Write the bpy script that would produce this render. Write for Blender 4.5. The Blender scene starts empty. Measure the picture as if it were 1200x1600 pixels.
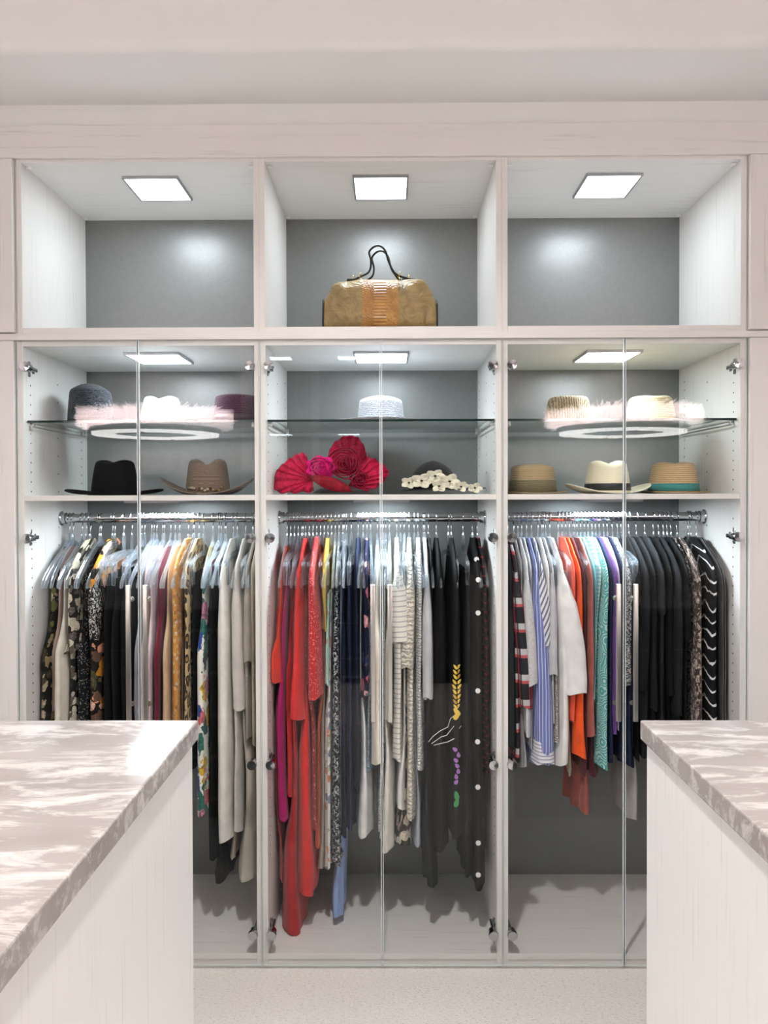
import bpy, bmesh, math, random
import numpy as np
from mathutils import Vector, Matrix
random.seed(7)
PI = math.pi
SC = bpy.context.scene
COL = SC.collection

# ------------------------------------------------------------------ camera
CAM_H = 1.557
YAW, PITCH, ROLL = math.radians(-0.3695), math.radians(-0.748), math.radians(0.1745)
FPX = 1200.0
SHY = -13.73
def rotm(y, p, r):
    cy, sy, cp, sp, cr, sr = math.cos(y), math.sin(y), math.cos(p), math.sin(p), math.cos(r), math.sin(r)
    return (Matrix(((cy, sy, 0), (-sy, cy, 0), (0, 0, 1))) @ Matrix(((1, 0, 0), (0, cp, -sp), (0, sp, cp)))
            @ Matrix(((cr, 0, sr), (0, 1, 0), (-sr, 0, cr))))
RM = rotm(YAW, PITCH, ROLL)
camd = bpy.data.cameras.new('camera')
camd.sensor_width = 36
camd.lens = FPX / 1600 * 36
camd.shift_y = SHY / 1600
camd.clip_start = 0.02
cam = bpy.data.objects.new('camera', camd)
COL.objects.link(cam)
r_, f_, u_ = RM.col[0], RM.col[1], RM.col[2]
cam.matrix_world = Matrix(((r_[0], u_[0], -f_[0], 0), (r_[1], u_[1], -f_[1], 0), (r_[2], u_[2], -f_[2], CAM_H), (0, 0, 0, 1)))
SC.camera = cam
def U(px, py, Y):
    """point of the room on the plane y=Y that is seen at a pixel of the 1200x1600 photograph"""
    d = RM @ Vector(((px - 600) / FPX, 1, (800 + SHY - py) / FPX))
    k = Y / d.y
    return Vector((d.x * k, Y, CAM_H + d.z * k))
def UX(px, Y, py=800): return U(px, py, Y).x
def UZ(py, Y, px=600): return U(px, py, Y).z
def UP(px, py, Z):
    d = RM @ Vector(((px - 600) / FPX, 1, (800 + SHY - py) / FPX))
    k = (Z - CAM_H) / d.z
    return Vector((d.x * k, d.y * k, Z))

# ------------------------------------------------------------------ world, exposure
w = bpy.data.worlds.new('world'); SC.world = w; w.use_nodes = True
w.node_tree.nodes['Background'].inputs[0].default_value = (0.9, 0.93, 1, 1)
w.node_tree.nodes['Background'].inputs[1].default_value = 0.0
vs = SC.view_settings
vs.view_transform = 'Standard'; vs.look = 'None'; vs.gamma = 1; vs.use_curve_mapping = False
vs.exposure = 0.65
SC.cycles.transparent_max_bounces = 48
SC.cycles.max_bounces = 10
LED_COL = (0.78, 0.92, 1.0)
WARM = (1.0, 0.965, 0.93)
LED_W = 1.35          # watts of each cabinet light
DOWN_W = 14.0        # watts of the ceiling lamp over the aisle
CHAND_E = 4.3        # glow of the chandeliers

# ------------------------------------------------------------------ node helpers
def new_mat(name):
    m = bpy.data.materials.new(name); m.use_nodes = True
    return m, m.node_tree, m.node_tree.nodes['Principled BSDF']
def nd(nt, typ, ins=None, **attrs):
    n = nt.nodes.new(typ)
    for k, v in attrs.items(): setattr(n, k, v)
    for k, v in (ins or {}).items():
        if isinstance(v, bpy.types.NodeSocket): nt.links.new(v, n.inputs[k])
        else: n.inputs[k].default_value = v
    return n
def c4(c): return (c[0], c[1], c[2], 1)
def srgb(r, g, b):
    f = lambda v: v / 12.92 if v <= 0.04045 else ((v + 0.055) / 1.055) ** 2.4
    return (f(r / 255), f(g / 255), f(b / 255))
def coords(nt, scale=(1, 1, 1), kind='Object'):
    t = nd(nt, 'ShaderNodeTexCoord')
    mp = nd(nt, 'ShaderNodeMapping', {'Vector': t.outputs[kind], 'Scale': scale})
    return mp.outputs[0]
def ramp(nt, fac, stops, interp='LINEAR'):
    r = nd(nt, 'ShaderNodeValToRGB', {'Fac': fac}); e = r.color_ramp; e.interpolation = interp
    while len(e.elements) < len(stops): e.elements.new(0.5)
    for q, (p, c) in zip(e.elements, stops): q.position = p; q.color = c4(c)
    return r.outputs[0]
def mixc(nt, fac, a, b):
    m = nd(nt, 'ShaderNodeMix', data_type='RGBA')
    for k, v in ((0, fac), (6, a), (7, b)):
        if isinstance(v, bpy.types.NodeSocket): nt.links.new(v, m.inputs[k])
        else: m.inputs[k].default_value = v if k == 0 else c4(v)
    return m.outputs[2]
def math_(nt, op, a, b=0.0):
    m = nd(nt, 'ShaderNodeMath', operation=op)
    for k, v in ((0, a), (1, b)):
        if isinstance(v, bpy.types.NodeSocket): nt.links.new(v, m.inputs[k])
        else: m.inputs[k].default_value = v
    return m.outputs[0]
def bump(nt, b, h, strength, dist=0.002):
    n = nd(nt, 'ShaderNodeBump', {'Height': h, 'Strength': strength, 'Distance': dist})
    nt.links.new(n.outputs[0], b.inputs['Normal'])
def setb(b, col=None, rough=None, metal=None, spec=None, sheen=None):
    if col is not None: b.inputs['Base Color'].default_value = c4(col)
    if rough is not None: b.inputs['Roughness'].default_value = rough
    if metal is not None: b.inputs['Metallic'].default_value = metal
    if spec is not None: b.inputs['Specular IOR Level'].default_value = spec
    if sheen is not None:
        b.inputs['Sheen Weight'].default_value = sheen
        b.inputs['Sheen Roughness'].default_value = 0.5
def plain(name, col, rough=0.5, metal=0.0, spec=0.5):
    m, nt, b = new_mat(name); setb(b, col, rough, metal, spec); return m
def emis(name, col, s):
    m, nt, b = new_mat(name); setb(b, col, 0.4)
    b.inputs['Emission Color'].default_value = c4(col); b.inputs['Emission Strength'].default_value = s
    return m

# ------------------------------------------------------------------ surface materials
def wood(name, grain, c1=(0.80, 0.78, 0.757), c2=(0.71, 0.69, 0.665), rough=0.42):
    m, nt, b = new_mat(name)
    sc = {'z': (27, 27, 1.3), 'x': (1.3, 27, 27), 'y': (27, 1.3, 27)}[grain]
    v = coords(nt, sc)
    n1 = nd(nt, 'ShaderNodeTexNoise', {'Vector': v, 'Scale': 1.0, 'Detail': 9, 'Roughness': 0.75, 'Distortion': 0.35})
    col = ramp(nt, n1.outputs[0], [(0.22, c2), (0.42, c1), (1, [min(1, q * 1.02) for q in c1])])
    s2 = {'z': (120, 120, 3.2), 'x': (3.2, 120, 120), 'y': (120, 3.2, 120)}[grain]
    n2 = nd(nt, 'ShaderNodeTexNoise', {'Vector': coords(nt, s2), 'Scale': 1.0, 'Detail': 3, 'Roughness': 0.6})
    streak = ramp(nt, n2.outputs[0], [(0.60, (0, 0, 0)), (0.72, (0.55, 0.55, 0.55))])
    col = mixc(nt, streak, col, (0.55, 0.53, 0.51))
    nt.links.new(col, b.inputs['Base Color'])
    setb(b, None, rough, spec=0.4)
    bump(nt, b, n1.outputs[0], 0.06, 0.001)
    return m
M = {}
M['wood_v'] = wood('pale_wood_vertical_grain', 'z')
M['wood_h'] = wood('pale_wood_horizontal_grain', 'x')
M['wood_y'] = wood('pale_wood_depth_grain', 'y')
M['paint'] = plain('cream_wall_paint', (0.89, 0.888, 0.872), 0.8)
M['ceil'] = plain('warm_ceiling_paint', (0.88, 0.872, 0.855), 0.85)
def back_m():
    m, nt, b = new_mat('grey_laminate')
    v = coords(nt, (60, 60, 60))
    n = nd(nt, 'ShaderNodeTexNoise', {'Vector': v, 'Scale': 1.5, 'Detail': 3})
    nt.links.new(ramp(nt, n.outputs[0], [(0.3, (0.165, 0.17, 0.168)), (0.7, (0.185, 0.19, 0.187))]), b.inputs['Base Color'])
    setb(b, None, 0.36, spec=1.0)
    bump(nt, b, n.outputs[0], 0.04, 0.001)
    return m
M['grey'] = back_m()
M['grey_dark'] = plain('charcoal_laminate', (0.055, 0.056, 0.056), 0.5)
def stone_m():
    m, nt, b = new_mat('taupe_quartz_with_white_veins')
    v = nd(nt, 'ShaderNodeMapping', {'Vector': coords(nt), 'Rotation': (0, 0, 0.30), 'Scale': (0.75, 2.6, 2.6)}).outputs[0]
    n0 = nd(nt, 'ShaderNodeTexNoise', {'Vector': v, 'Scale': 2.2, 'Detail': 4})
    dv = nd(nt, 'ShaderNodeMix', {0: 0.16, 4: v, 5: n0.outputs['Color']}, data_type='VECTOR')
    n1 = nd(nt, 'ShaderNodeTexNoise', {'Vector': dv.outputs[1], 'Scale': 8.5, 'Detail': 15, 'Roughness': 0.70, 'Distortion': 0.5})
    n2 = nd(nt, 'ShaderNodeTexNoise', {'Vector': dv.outputs[1], 'Scale': 3.0, 'Detail': 5, 'Roughness': 0.6})
    base = ramp(nt, n2.outputs[0], [(0.35, (0.32, 0.285, 0.27)), (0.65, (0.40, 0.36, 0.342))])
    mask = ramp(nt, n1.outputs[0], [(0.49, (0, 0, 0)), (0.53, (0.35, 0.35, 0.35)), (0.61, (0.85, 0.85, 0.85))])
    nt.links.new(mixc(nt, mask, base, (0.66, 0.625, 0.605)), b.inputs['Base Color'])
    setb(b, None, 0.11, spec=0.32)
    return m
M['stone'] = stone_m()
def carpet_m():
    m, nt, b = new_mat('cream_woven_carpet')
    v = coords(nt, (60, 170, 60))
    n = nd(nt, 'ShaderNodeTexNoise', {'Vector': v, 'Scale': 1.2, 'Detail': 4, 'Roughness': 0.7})
    v2 = coords(nt, (110, 110, 110))
    n2 = nd(nt, 'ShaderNodeTexNoise', {'Vector': v2, 'Scale': 1.6, 'Detail': 3})
    s = math_(nt, 'ADD', n.outputs[0], math_(nt, 'MULTIPLY', n2.outputs[0], 0.6))
    nt.links.new(ramp(nt, s, [(0.55, (0.66, 0.60, 0.545)), (0.74, (0.91, 0.86, 0.81)), (0.95, (0.95, 0.91, 0.865))]), b.inputs['Base Color'])
    setb(b, None, 0.95, spec=0.1, sheen=0.2)
    bump(nt, b, s, 0.7, 0.006)
    return m
M['carpet'] = carpet_m()
M['chrome'] = plain('chrome', (0.46, 0.47, 0.48), 0.14, 1.0)
M['nickel'] = plain('satin_nickel', (0.60, 0.58, 0.54), 0.36, 1.0)
M['alu'] = plain('brushed_aluminium', (0.42, 0.43, 0.45), 0.4, 1.0)
M['dark'] = plain('dark_hole', (0.05, 0.05, 0.05), 0.8)
M['led'] = emis('lit_diffuser', (0.93, 0.98, 1.0), 7.0)
def glass_m(name, tint=(0.955, 0.975, 0.968), rough=0.0, gain=1.0):
    m, nt, b = new_mat(name); nt.nodes.remove(b)
    g = nd(nt, 'ShaderNodeNewGeometry')
    ior = math_(nt, 'ADD', math_(nt, 'MULTIPLY', g.outputs['Backfacing'], 1 / 1.52 - 1.52), 1.52)
    fr = nd(nt, 'ShaderNodeFresnel', {'IOR': ior})
    fac = math_(nt, 'MINIMUM', math_(nt, 'MULTIPLY', fr.outputs[0], gain), 1.0)
    t = nd(nt, 'ShaderNodeBsdfTransparent', {'Color': c4(tint)})
    gl = nd(nt, 'ShaderNodeBsdfGlossy', {'Color': (1, 1, 1, 1), 'Roughness': rough})
    mx = nd(nt, 'ShaderNodeMixShader', {0: fac, 1: t.outputs[0], 2: gl.outputs[0]})
    nt.links.new(mx.outputs[0], nt.nodes['Material Output'].inputs[0])
    return m
M['glass'] = glass_m('clear_glass', (0.985, 0.99, 0.988), 0.0, 0.34)
M['glass_edge'] = plain('polished_glass_edge', (0.72, 0.80, 0.79), 0.15)
M['seal'] = plain('milky_edge_seal', (0.74, 0.80, 0.82), 0.3)
M['shelf_glass'] = glass_m('shelf_glass', (0.95, 0.975, 0.965))
M['shelf_edge'] = plain('dark_green_glass_edge', (0.012, 0.03, 0.026), 0.1)
def clear_m():
    m, nt, b = new_mat('clear_plastic'); nt.nodes.remove(b)
    lw = nd(nt, 'ShaderNodeLayerWeight', {'Blend': 0.32})
    t = nd(nt, 'ShaderNodeBsdfTransparent', {'Color': (0.93, 0.95, 0.97, 1)})
    gl = nd(nt, 'ShaderNodeBsdfGlossy', {'Color': (0.95, 0.97, 1, 1), 'Roughness': 0.12})
    df = nd(nt, 'ShaderNodeBsdfTranslucent', {'Color': (0.86, 0.90, 0.94, 1)})
    ad = nd(nt, 'ShaderNodeMixShader', {0: 0.45, 1: gl.outputs[0], 2: df.outputs[0]})
    fac = math_(nt, 'ADD', math_(nt, 'MULTIPLY', lw.outputs['Facing'], 0.55), 0.16)
    mx = nd(nt, 'ShaderNodeMixShader', {0: fac, 1: t.outputs[0], 2: ad.outputs[0]})
    nt.links.new(mx.outputs[0], nt.nodes['Material Output'].inputs[0])
    return m
M['clear'] = clear_m()

# ------------------------------------------------------------------ mesh helpers
class MB:
    def __init__(s): s.v = []; s.f = []; s.mi = []; s.cur = 0
    def add(s, vs_, fs_):
        o = len(s.v); s.v += [tuple(q) for q in vs_]
        for f in fs_: s.f.append(tuple(i + o for i in f)); s.mi.append(s.cur)
        return s
    def box(s, x0, x1, y0, y1, z0, z1, bev=0.0):
        if bev <= 0:
            v = [(x, y, z) for x in (x0, x1) for y in (y0, y1) for z in (z0, z1)]
            return s.add(v, [(0, 1, 3, 2), (4, 6, 7, 5), (0, 4, 5, 1), (2, 3, 7, 6), (0, 2, 6, 4), (1, 5, 7, 3)])
        bm = bmesh.new(); bmesh.ops.create_cube(bm, size=1)
        for q in bm.verts: q.co = ((x0 + x1) / 2 + q.co.x * (x1 - x0), (y0 + y1) / 2 + q.co.y * (y1 - y0), (z0 + z1) / 2 + q.co.z * (z1 - z0))
        bmesh.ops.bevel(bm, geom=bm.edges[:], offset=bev, segments=2, affect='EDGES', profile=0.5)
        bm.verts.index_update()
        s.add([q.co[:] for q in bm.verts], [[q.index for q in f.verts] for f in bm.faces]); bm.free()
        return s
    def loft(s, rings, cap0=True, cap1=True, closed=True):
        n = len(rings[0]); v = [p for r in rings for p in r]; f = []
        m = n if closed else n - 1
        for i in range(len(rings) - 1):
            for j in range(m):
                k = (j + 1) % n
                f.append((i * n + j, i * n + k, (i + 1) * n + k, (i + 1) * n + j))
        if closed and cap0: f.append(tuple(reversed(range(n))))
        if closed and cap1: f.append(tuple(range((len(rings) - 1) * n, len(rings) * n)))
        return s.add(v, f)
    def tube(s, pts, r, n=8, sx=1.0, sy=1.0, up=(0, 0, 1), cap=True):
        pts = [Vector(p) for p in pts]; rings = []
        rr = r if hasattr(r, '__len__') else [r] * len(pts)
        up = Vector(up)
        for i, p in enumerate(pts):
            t = (pts[min(i + 1, len(pts) - 1)] - pts[max(i - 1, 0)]).normalized()
            a = up - t * up.dot(t)
            if a.length < 1e-4: a = Vector((1, 0, 0)) - t * t.x
            a.normalize(); b = t.cross(a); up = a
            rings.append([p + (a * math.cos(q) * sx + b * math.sin(q) * sy) * rr[i] for q in [2 * PI * k / n for k in range(n)]])
        return s.loft(rings, cap, cap)
    def cyl(s, p0, p1, r, n=20, r2=None): return s.tube([p0, p1], [r, r if r2 is None else r2], n)
    def lathe(s, prof, c=(0, 0, 0), n=32, axis='z', cap=True):
        rings = []
        for r, z in prof:
            ring = []
            for k in range(n):
                a = 2 * PI * k / n; x, y = r * math.cos(a), r * math.sin(a)
                ring.append((c[0] + x, c[1] + y, c[2] + z) if axis == 'z' else ((c[0] + x, c[1] - z, c[2] + y) if axis == 'y' else (c[0] + z, c[1] + x, c[2] + y)))
            rings.append(ring)
        return s.loft(rings, cap, cap)
    def build(s, name, mats, parent=None, smooth=False, loc=None):
        me = bpy.data.meshes.new(name)
        me.from_pydata(s.v, [], s.f)
        for mt in (mats if isinstance(mats, (list, tuple)) else [mats]): me.materials.append(mt)
        if any(s.mi): me.polygons.foreach_set('material_index', s.mi)
        if smooth is True: me.polygons.foreach_set('use_smooth', [True] * len(me.polygons))
        if getattr(s, 'uv', None) is not None:
            at_ = me.attributes.new('cloth', 'FLOAT_VECTOR', 'POINT'); at_.data.foreach_set('vector', np.array(s.uv, dtype=np.float32).ravel())
        me.update()
        o = bpy.data.objects.new(name, me); COL.objects.link(o)
        if smooth == 'auto': 
            me.polygons.foreach_set('use_smooth', [True] * len(me.polygons)); me.set_sharp_from_angle(angle=math.radians(35))
        if smooth == 'cloth':
            me.polygons.foreach_set('use_smooth', [True] * len(me.polygons)); me.set_sharp_from_angle(angle=math.radians(62))
        if parent: o.parent = parent
        if loc is not None: o.location = loc
        return o
def smooth_path(pts, n=8):
    P = [Vector(p) for p in pts]; out = []
    for i in range(len(P) - 1):
        p0, p1, p2, p3 = P[max(i - 1, 0)], P[i], P[i + 1], P[min(i + 2, len(P) - 1)]
        for k in range(n):
            t = k / n
            out.append(0.5 * ((2 * p1) + (p2 - p0) * t + (2 * p0 - 5 * p1 + 4 * p2 - p3) * t * t + (3 * p1 - p0 - 3 * p2 + p3) * t ** 3))
    out.append(P[-1]); return out
def tag(o, label, cat, group=None):
    o['label'] = label; o['category'] = cat
    if group: o['group'] = group
    return o
def thing(name, label, cat, loc=(0, 0, 0), rotz=0.0, group=None):
    o = bpy.data.objects.new(name, None); COL.objects.link(o); o.empty_display_size = 0.05
    o.location = loc; o.rotation_euler = (0, 0, rotz)
    return tag(o, label, cat, group)
def struct(name, mb, mat, smooth=False):
    o = mb.build(name, mat, None, smooth); o['kind'] = 'structure'; return o
def copy_tree(o, parent=None):
    c = o.copy(); COL.objects.link(c); c.parent = parent
    for ch in list(o.children): copy_tree(ch, c)
    return c
def area(name, parent, loc, sx, sy, watts, col, rot=(0, 0, 0), spread=PI):
    l = bpy.data.lights.new(name, 'AREA'); l.shape = 'RECTANGLE'; l.size = sx; l.size_y = sy; l.energy = watts; l.color = col; l.spread = spread
    o = bpy.data.objects.new(name, l); COL.objects.link(o); o.parent = parent; o.location = loc; o.rotation_euler = rot
    return o

# ------------------------------------------------------------------ the room
YF = 2.5                       # front plane of the cabinets
DEP = 0.528                    # to the face of the back panel
YB = YF + DEP
PT = 0.0185                    # panel thickness
BAYS = [(-1.1906, -0.4371), (-0.4001, 0.3493), (0.3866, 1.1398)]
Z0 = CAM_H + 1.0752            # cubby ceiling
Z1 = CAM_H + 0.5412            # cubby floor
Z2 = CAM_H - 0.0047            # hat shelf
Z3 = CAM_H - 1.5109            # cabinet floor
XL, XR, YBK = -2.9, 2.9, -1.84
ZCR = UZ(196, YF)              # top of crown board
ZLOW = UZ(158, YF)             # low ceiling
ZCE = ZLOW + 0.17              # tray ceiling
struct('floor', MB().box(XL, XR, YBK, 3.06, -0.05, 0), M['carpet'])
struct('wall_back', MB().box(XL, XR, 3.06, 3.16, 0, ZCE + 0.1), M['paint'])
struct('wall_left', MB().box(XL - 0.1, XL, YBK, 3.16, 0, ZCE + 0.1), M['paint'])
struct('wall_right', MB().box(XR, XR + 0.1, YBK, 3.16, 0, ZCE + 0.1), M['paint'])
struct('wall_front', MB().box(XL - 0.1, XR + 0.1, YBK - 0.1, YBK, 0, ZCE + 0.1), M['paint'])
struct('ceiling', MB().box(XL, XR, YBK, 3.06, ZCE, ZCE + 0.1), M['ceil'])
# dropped border of the tray ceiling: a rounded step above the cabinets
YS = UP(600, 74, ZLOW).y
prof = [(3.06, ZCE), (3.06, ZLOW), (YS + 0.03, ZLOW)]
for k in range(1, 7):
    a = PI / 2 * k / 6; prof.append((YS + 0.03 - 0.03 * math.sin(a), ZLOW + 0.03 - 0.03 * math.cos(a)))
for k in range(0, 7):
    a = PI / 2 * k / 6; prof.append((YS - 0.05 + 0.05 * math.cos(a), ZCE - 0.05 + 0.05 * math.sin(a)))
struct('ceiling_border', MB().loft([[(x, y, z) for y, z in prof] for x in (XL, XR)]), M['ceil'], 'auto')
struct('trim_1', MB().box(XL, XR, YF + 0.012, 3.06, ZCR, ZLOW), M['paint'])
ZCB = UZ(246, YF)              # bottom of the crown board
struct('trim_2', MB().box(XL, XR, YF - 0.012, 3.05, ZCB, ZCR, 0.0015), M['wood_h'])
ZT1 = UZ(530, YF); ZT0 = UZ(520, YF)
struct('trim_3', MB().box(XL, XR, YF - 0.010, 3.03, ZT1, ZT0, 0.001), M['wood_h'])

# ------------------------------------------------------------------ lamps
def led_light(loc, sx, sy, label, group, watts=LED_W, out=''):
    t = thing('led_panel_light' + out, label, 'cabinet light', loc, 0, group)
    mb = MB(); b = 0.006; h = 0.009
    mb.box(-sx / 2, sx / 2, -sy / 2, -sy / 2 + b, -h, 0); mb.box(-sx / 2, sx / 2, sy / 2 - b, sy / 2, -h, 0)
    mb.box(-sx / 2, -sx / 2 + b, -sy / 2 + b, sy / 2 - b, -h, 0); mb.box(sx / 2 - b, sx / 2, -sy / 2 + b, sy / 2 - b, -h, 0)
    mb.build('frame', M['alu'], t)
    MB().box(-sx / 2 + b, sx / 2 - b, -sy / 2 + b, sy / 2 - b, -h + 0.002, -0.001).build('diffuser', M['led'], t)
    area('led_glow' + out, t, (0, 0, -h - 0.001), sx - 2 * b, sy - 2 * b, watts, LED_COL)
    return t
# lamp in the tray ceiling over the aisle, just above the picture: its glow shows on the ceiling at the top edge
t = thing('ceiling_downlight_offscreen', 'round recessed downlight above the aisle between the islands', 'ceiling light', (-0.08, 1.25, ZCE))
MB().lathe([(0.055, -0.001), (0.055, -0.006), (0.075, -0.004), (0.075, 0.0)], n=28).build('trim_ring', M['paint'], t, True)
MB().lathe([(0.054, -0.002), (0.054, -0.0045)], n=28).build('lens', emis('warm_lens', (1, 0.9, 0.8), 6), t)
area('aisle_lamp_offscreen', t, (0, 0, -0.009), 0.1, 0.1, DOWN_W, WARM, spread=math.radians(130))

def chandelier(x, y, z, R, label):
    t = thing('chandelier_left_offscreen' if x < 0 else 'chandelier_right_offscreen', label, 'chandelier', (x, y, z), 0, 'feather ring chandeliers behind the islands')
    glow = MGLOW
    # lit ring of eight frosted segments, seen from below
    for k in range(8):
        a0, a1 = 2 * PI * k / 8 + 0.045, 2 * PI * (k + 1) / 8 - 0.045
        rings = []
        for j in range(9):
            a = a0 + (a1 - a0) * j / 8; c, s = math.cos(a), math.sin(a)
            rings.append([(r * c, r * s, q) for r, q in ((R * 0.60, 0), (R * 0.86, 0), (R * 0.86, 0.012), (R * 0.60, 0.012))])
        MB().loft(rings).build('light_segment_offscreen', MSEG, t)
    MB().lathe([(R * 0.56, 0.013), (R * 0.9, 0.013), (R * 0.9, 0.05), (R * 0.56, 0.05), (R * 0.56, 0.013)], n=40, cap=False).build('frame', M['chrome'], t, 'auto')
    rnd = random.Random(3); mb = MB()
    for k in range(5200):                   # curled feather barbs round the drum
        a = rnd.uniform(0, 2 * PI); zz = (0.028 + 0.075 * rnd.random()) * R / 0.37; r0 = R * 0.84
        L = R * rnd.uniform(0.14, 0.24); w = 0.0065; dz = rnd.uniform(-0.012, 0.03) * R / 0.37; da = rnd.uniform(-0.09, 0.09)
        pts = []
        for q in range(3):
            f = q / 2; rr = r0 + L * f; aa = a + da * f * f; zq = zz + dz * f * f + 0.02 * math.sin(f * 2)
            tw = w * (1 - 0.6 * f)
            pts += [(rr * math.cos(aa - tw / rr), rr * math.sin(aa - tw / rr), zq - tw * 0.6), (rr * math.cos(aa + tw / rr), rr * math.sin(aa + tw / rr), zq + tw * 0.6)]
        mb.add(pts, [(0, 1, 3, 2), (2, 3, 5, 4)])
    o = mb.build('feather_fringe_offscreen', glow, t); o['kind'] = 'stuff'
    MB().lathe([(R * 0.84, 0.05), (R * 0.84, 0.14), (R * 0.55, 0.15), (R * 0.55, 0.05), (R * 0.84, 0.05)], n=40, cap=False).build('drum', M['paint'], t, 'auto')
    st = MB(); st.cyl((0, 0, 0.12), (0, 0, ZCE - z), 0.008, 10)
    for k in range(4):
        a = PI / 2 * k; st.cyl((0, 0, 0.35), (R * 0.6 * math.cos(a), R * 0.6 * math.sin(a), 0.11), 0.003, 6)
    st.lathe([(0.06, ZCE - z - 0.025), (0.06, ZCE - z)], n=24)
    st.build('stem', M['chrome'], t)
    return t
MGLOW = emis('glowing_feathers', (1.0, 0.91, 0.90), CHAND_E)
MSEG = emis('frosted_ring', (1.0, 0.97, 0.945), CHAND_E * 3.0)
for sx, lab in ((-1, 'pink feather ring chandelier behind the island whose drawers face the cream garments'), (1, 'pink feather ring chandelier behind the island facing the teal and black tops')):
    chandelier((1.70 if sx > 0 else -1.70), -0.63, CAM_H + 0.425, 0.52, lab)

# ------------------------------------------------------------------ cabinets
def panel(name, parent, b, mat, bev=0.0012):
    return MB().box(*b, bev).build(name, mat, parent)
CUB_LAB = ['empty open cubby above the hats beside the black fedora cabinet', 'open cubby holding the gold leather handbag', 'empty open cubby above the straw hat cabinet']
for i, (a, b) in enumerate(BAYS):
    t = thing('open_cubby_cabinet', CUB_LAB[i], 'cabinet', (0, 0, 0), 0, 'open cubbies above the glass cabinets')
    zt = ZCB
    panel('side_panel', t, (a - PT, a, YF, YB, ZT0, zt), M['wood_v']); panel('side_panel', t, (b, b + PT, YF, YB, ZT0, zt), M['wood_v'])
    panel('top_panel', t, (a, b, YF, YB, Z0, zt), M['wood_h']); panel('bottom_panel', t, (a, b, YF, YB, ZT0, Z1), M['wood_h'])
    panel('back_panel', t, (a - PT, b + PT, YB, YB + 0.012, ZT0, zt), M['grey'], 0)
    for sx in (a + 0.012, b - 0.012):
        for yy in (YF + 0.03, YB - 0.03): MB().box(sx - 0.008, sx + 0.008, yy - 0.006, yy + 0.006, Z0 - 0.006, Z0, 0.002).build('panel_clip', M['paint'], t)

def glass_box(mb, x0, x1, y0, y1, z0, z1, big):
    """big = axis index normal to the clear faces; edges get material 1"""
    v = [(x, y, z) for x in (x0, x1) for y in (y0, y1) for z in (z0, z1)]
    fs = [((0, 1, 3, 2), 0), ((4, 6, 7, 5), 0), ((0, 4, 5, 1), 1), ((2, 3, 7, 6), 1), ((0, 2, 6, 4), 2), ((1, 5, 7, 3), 2)]
    o = len(mb.v); mb.v += v
    for f, ax in fs: mb.f.append(tuple(q + o for q in f)); mb.mi.append(0 if ax == big else 1)
    return mb
HROW = [571.5, 840, 1193, 1458]
ZDT, ZDB = ZT1 - 0.003, 0.012
def hinge(parent, x, z, side):
    """side=+1: side panel lies towards +x"""
    mb = MB()
    mb.lathe([(0.0165, -0.001), (0.0165, 0.006), (0.0150, 0.0105), (0.0, 0.0115)], (x, YF - 0.009, z), 28, 'y')
    mb.lathe([(0.0135, 0.0), (0.0135, -0.016), (0.011, -0.018)], (x, YF - 0.002, z), 24, 'y')
    xp = x + side * 0.0125
    mb.box(min(x, xp) - 0.002, max(x, xp) + 0.002, YF + 0.010, YF + 0.075, z - 0.0065, z + 0.0065, 0.002)
    mb.box(xp - 0.003, xp + 0.003, YF + 0.032, YF + 0.048, z - 0.026, z + 0.026, 0.002)
    mb.box(xp - 0.003, xp + 0.003, YF + 0.060, YF + 0.078, z - 0.012, z + 0.012, 0.002)
    for q in (-1, 1): mb.cyl((xp - side * 0.005, YF + 0.040, z + q * 0.019), (xp, YF + 0.040, z + q * 0.019), 0.0045, 10)
    return mb.build('hinge', M['chrome'], parent, 'auto')
GC_LAB = ['glass door wardrobe holding black fedora, cowboy hat and neutral clothes', 'glass door wardrobe holding the magenta headpiece and red clothes', 'glass door wardrobe holding straw hats and the white blouse']
ROD_Y, ROD_Z, ROD_R = 2.78, UZ(808.5, 2.78), 0.0165
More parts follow.
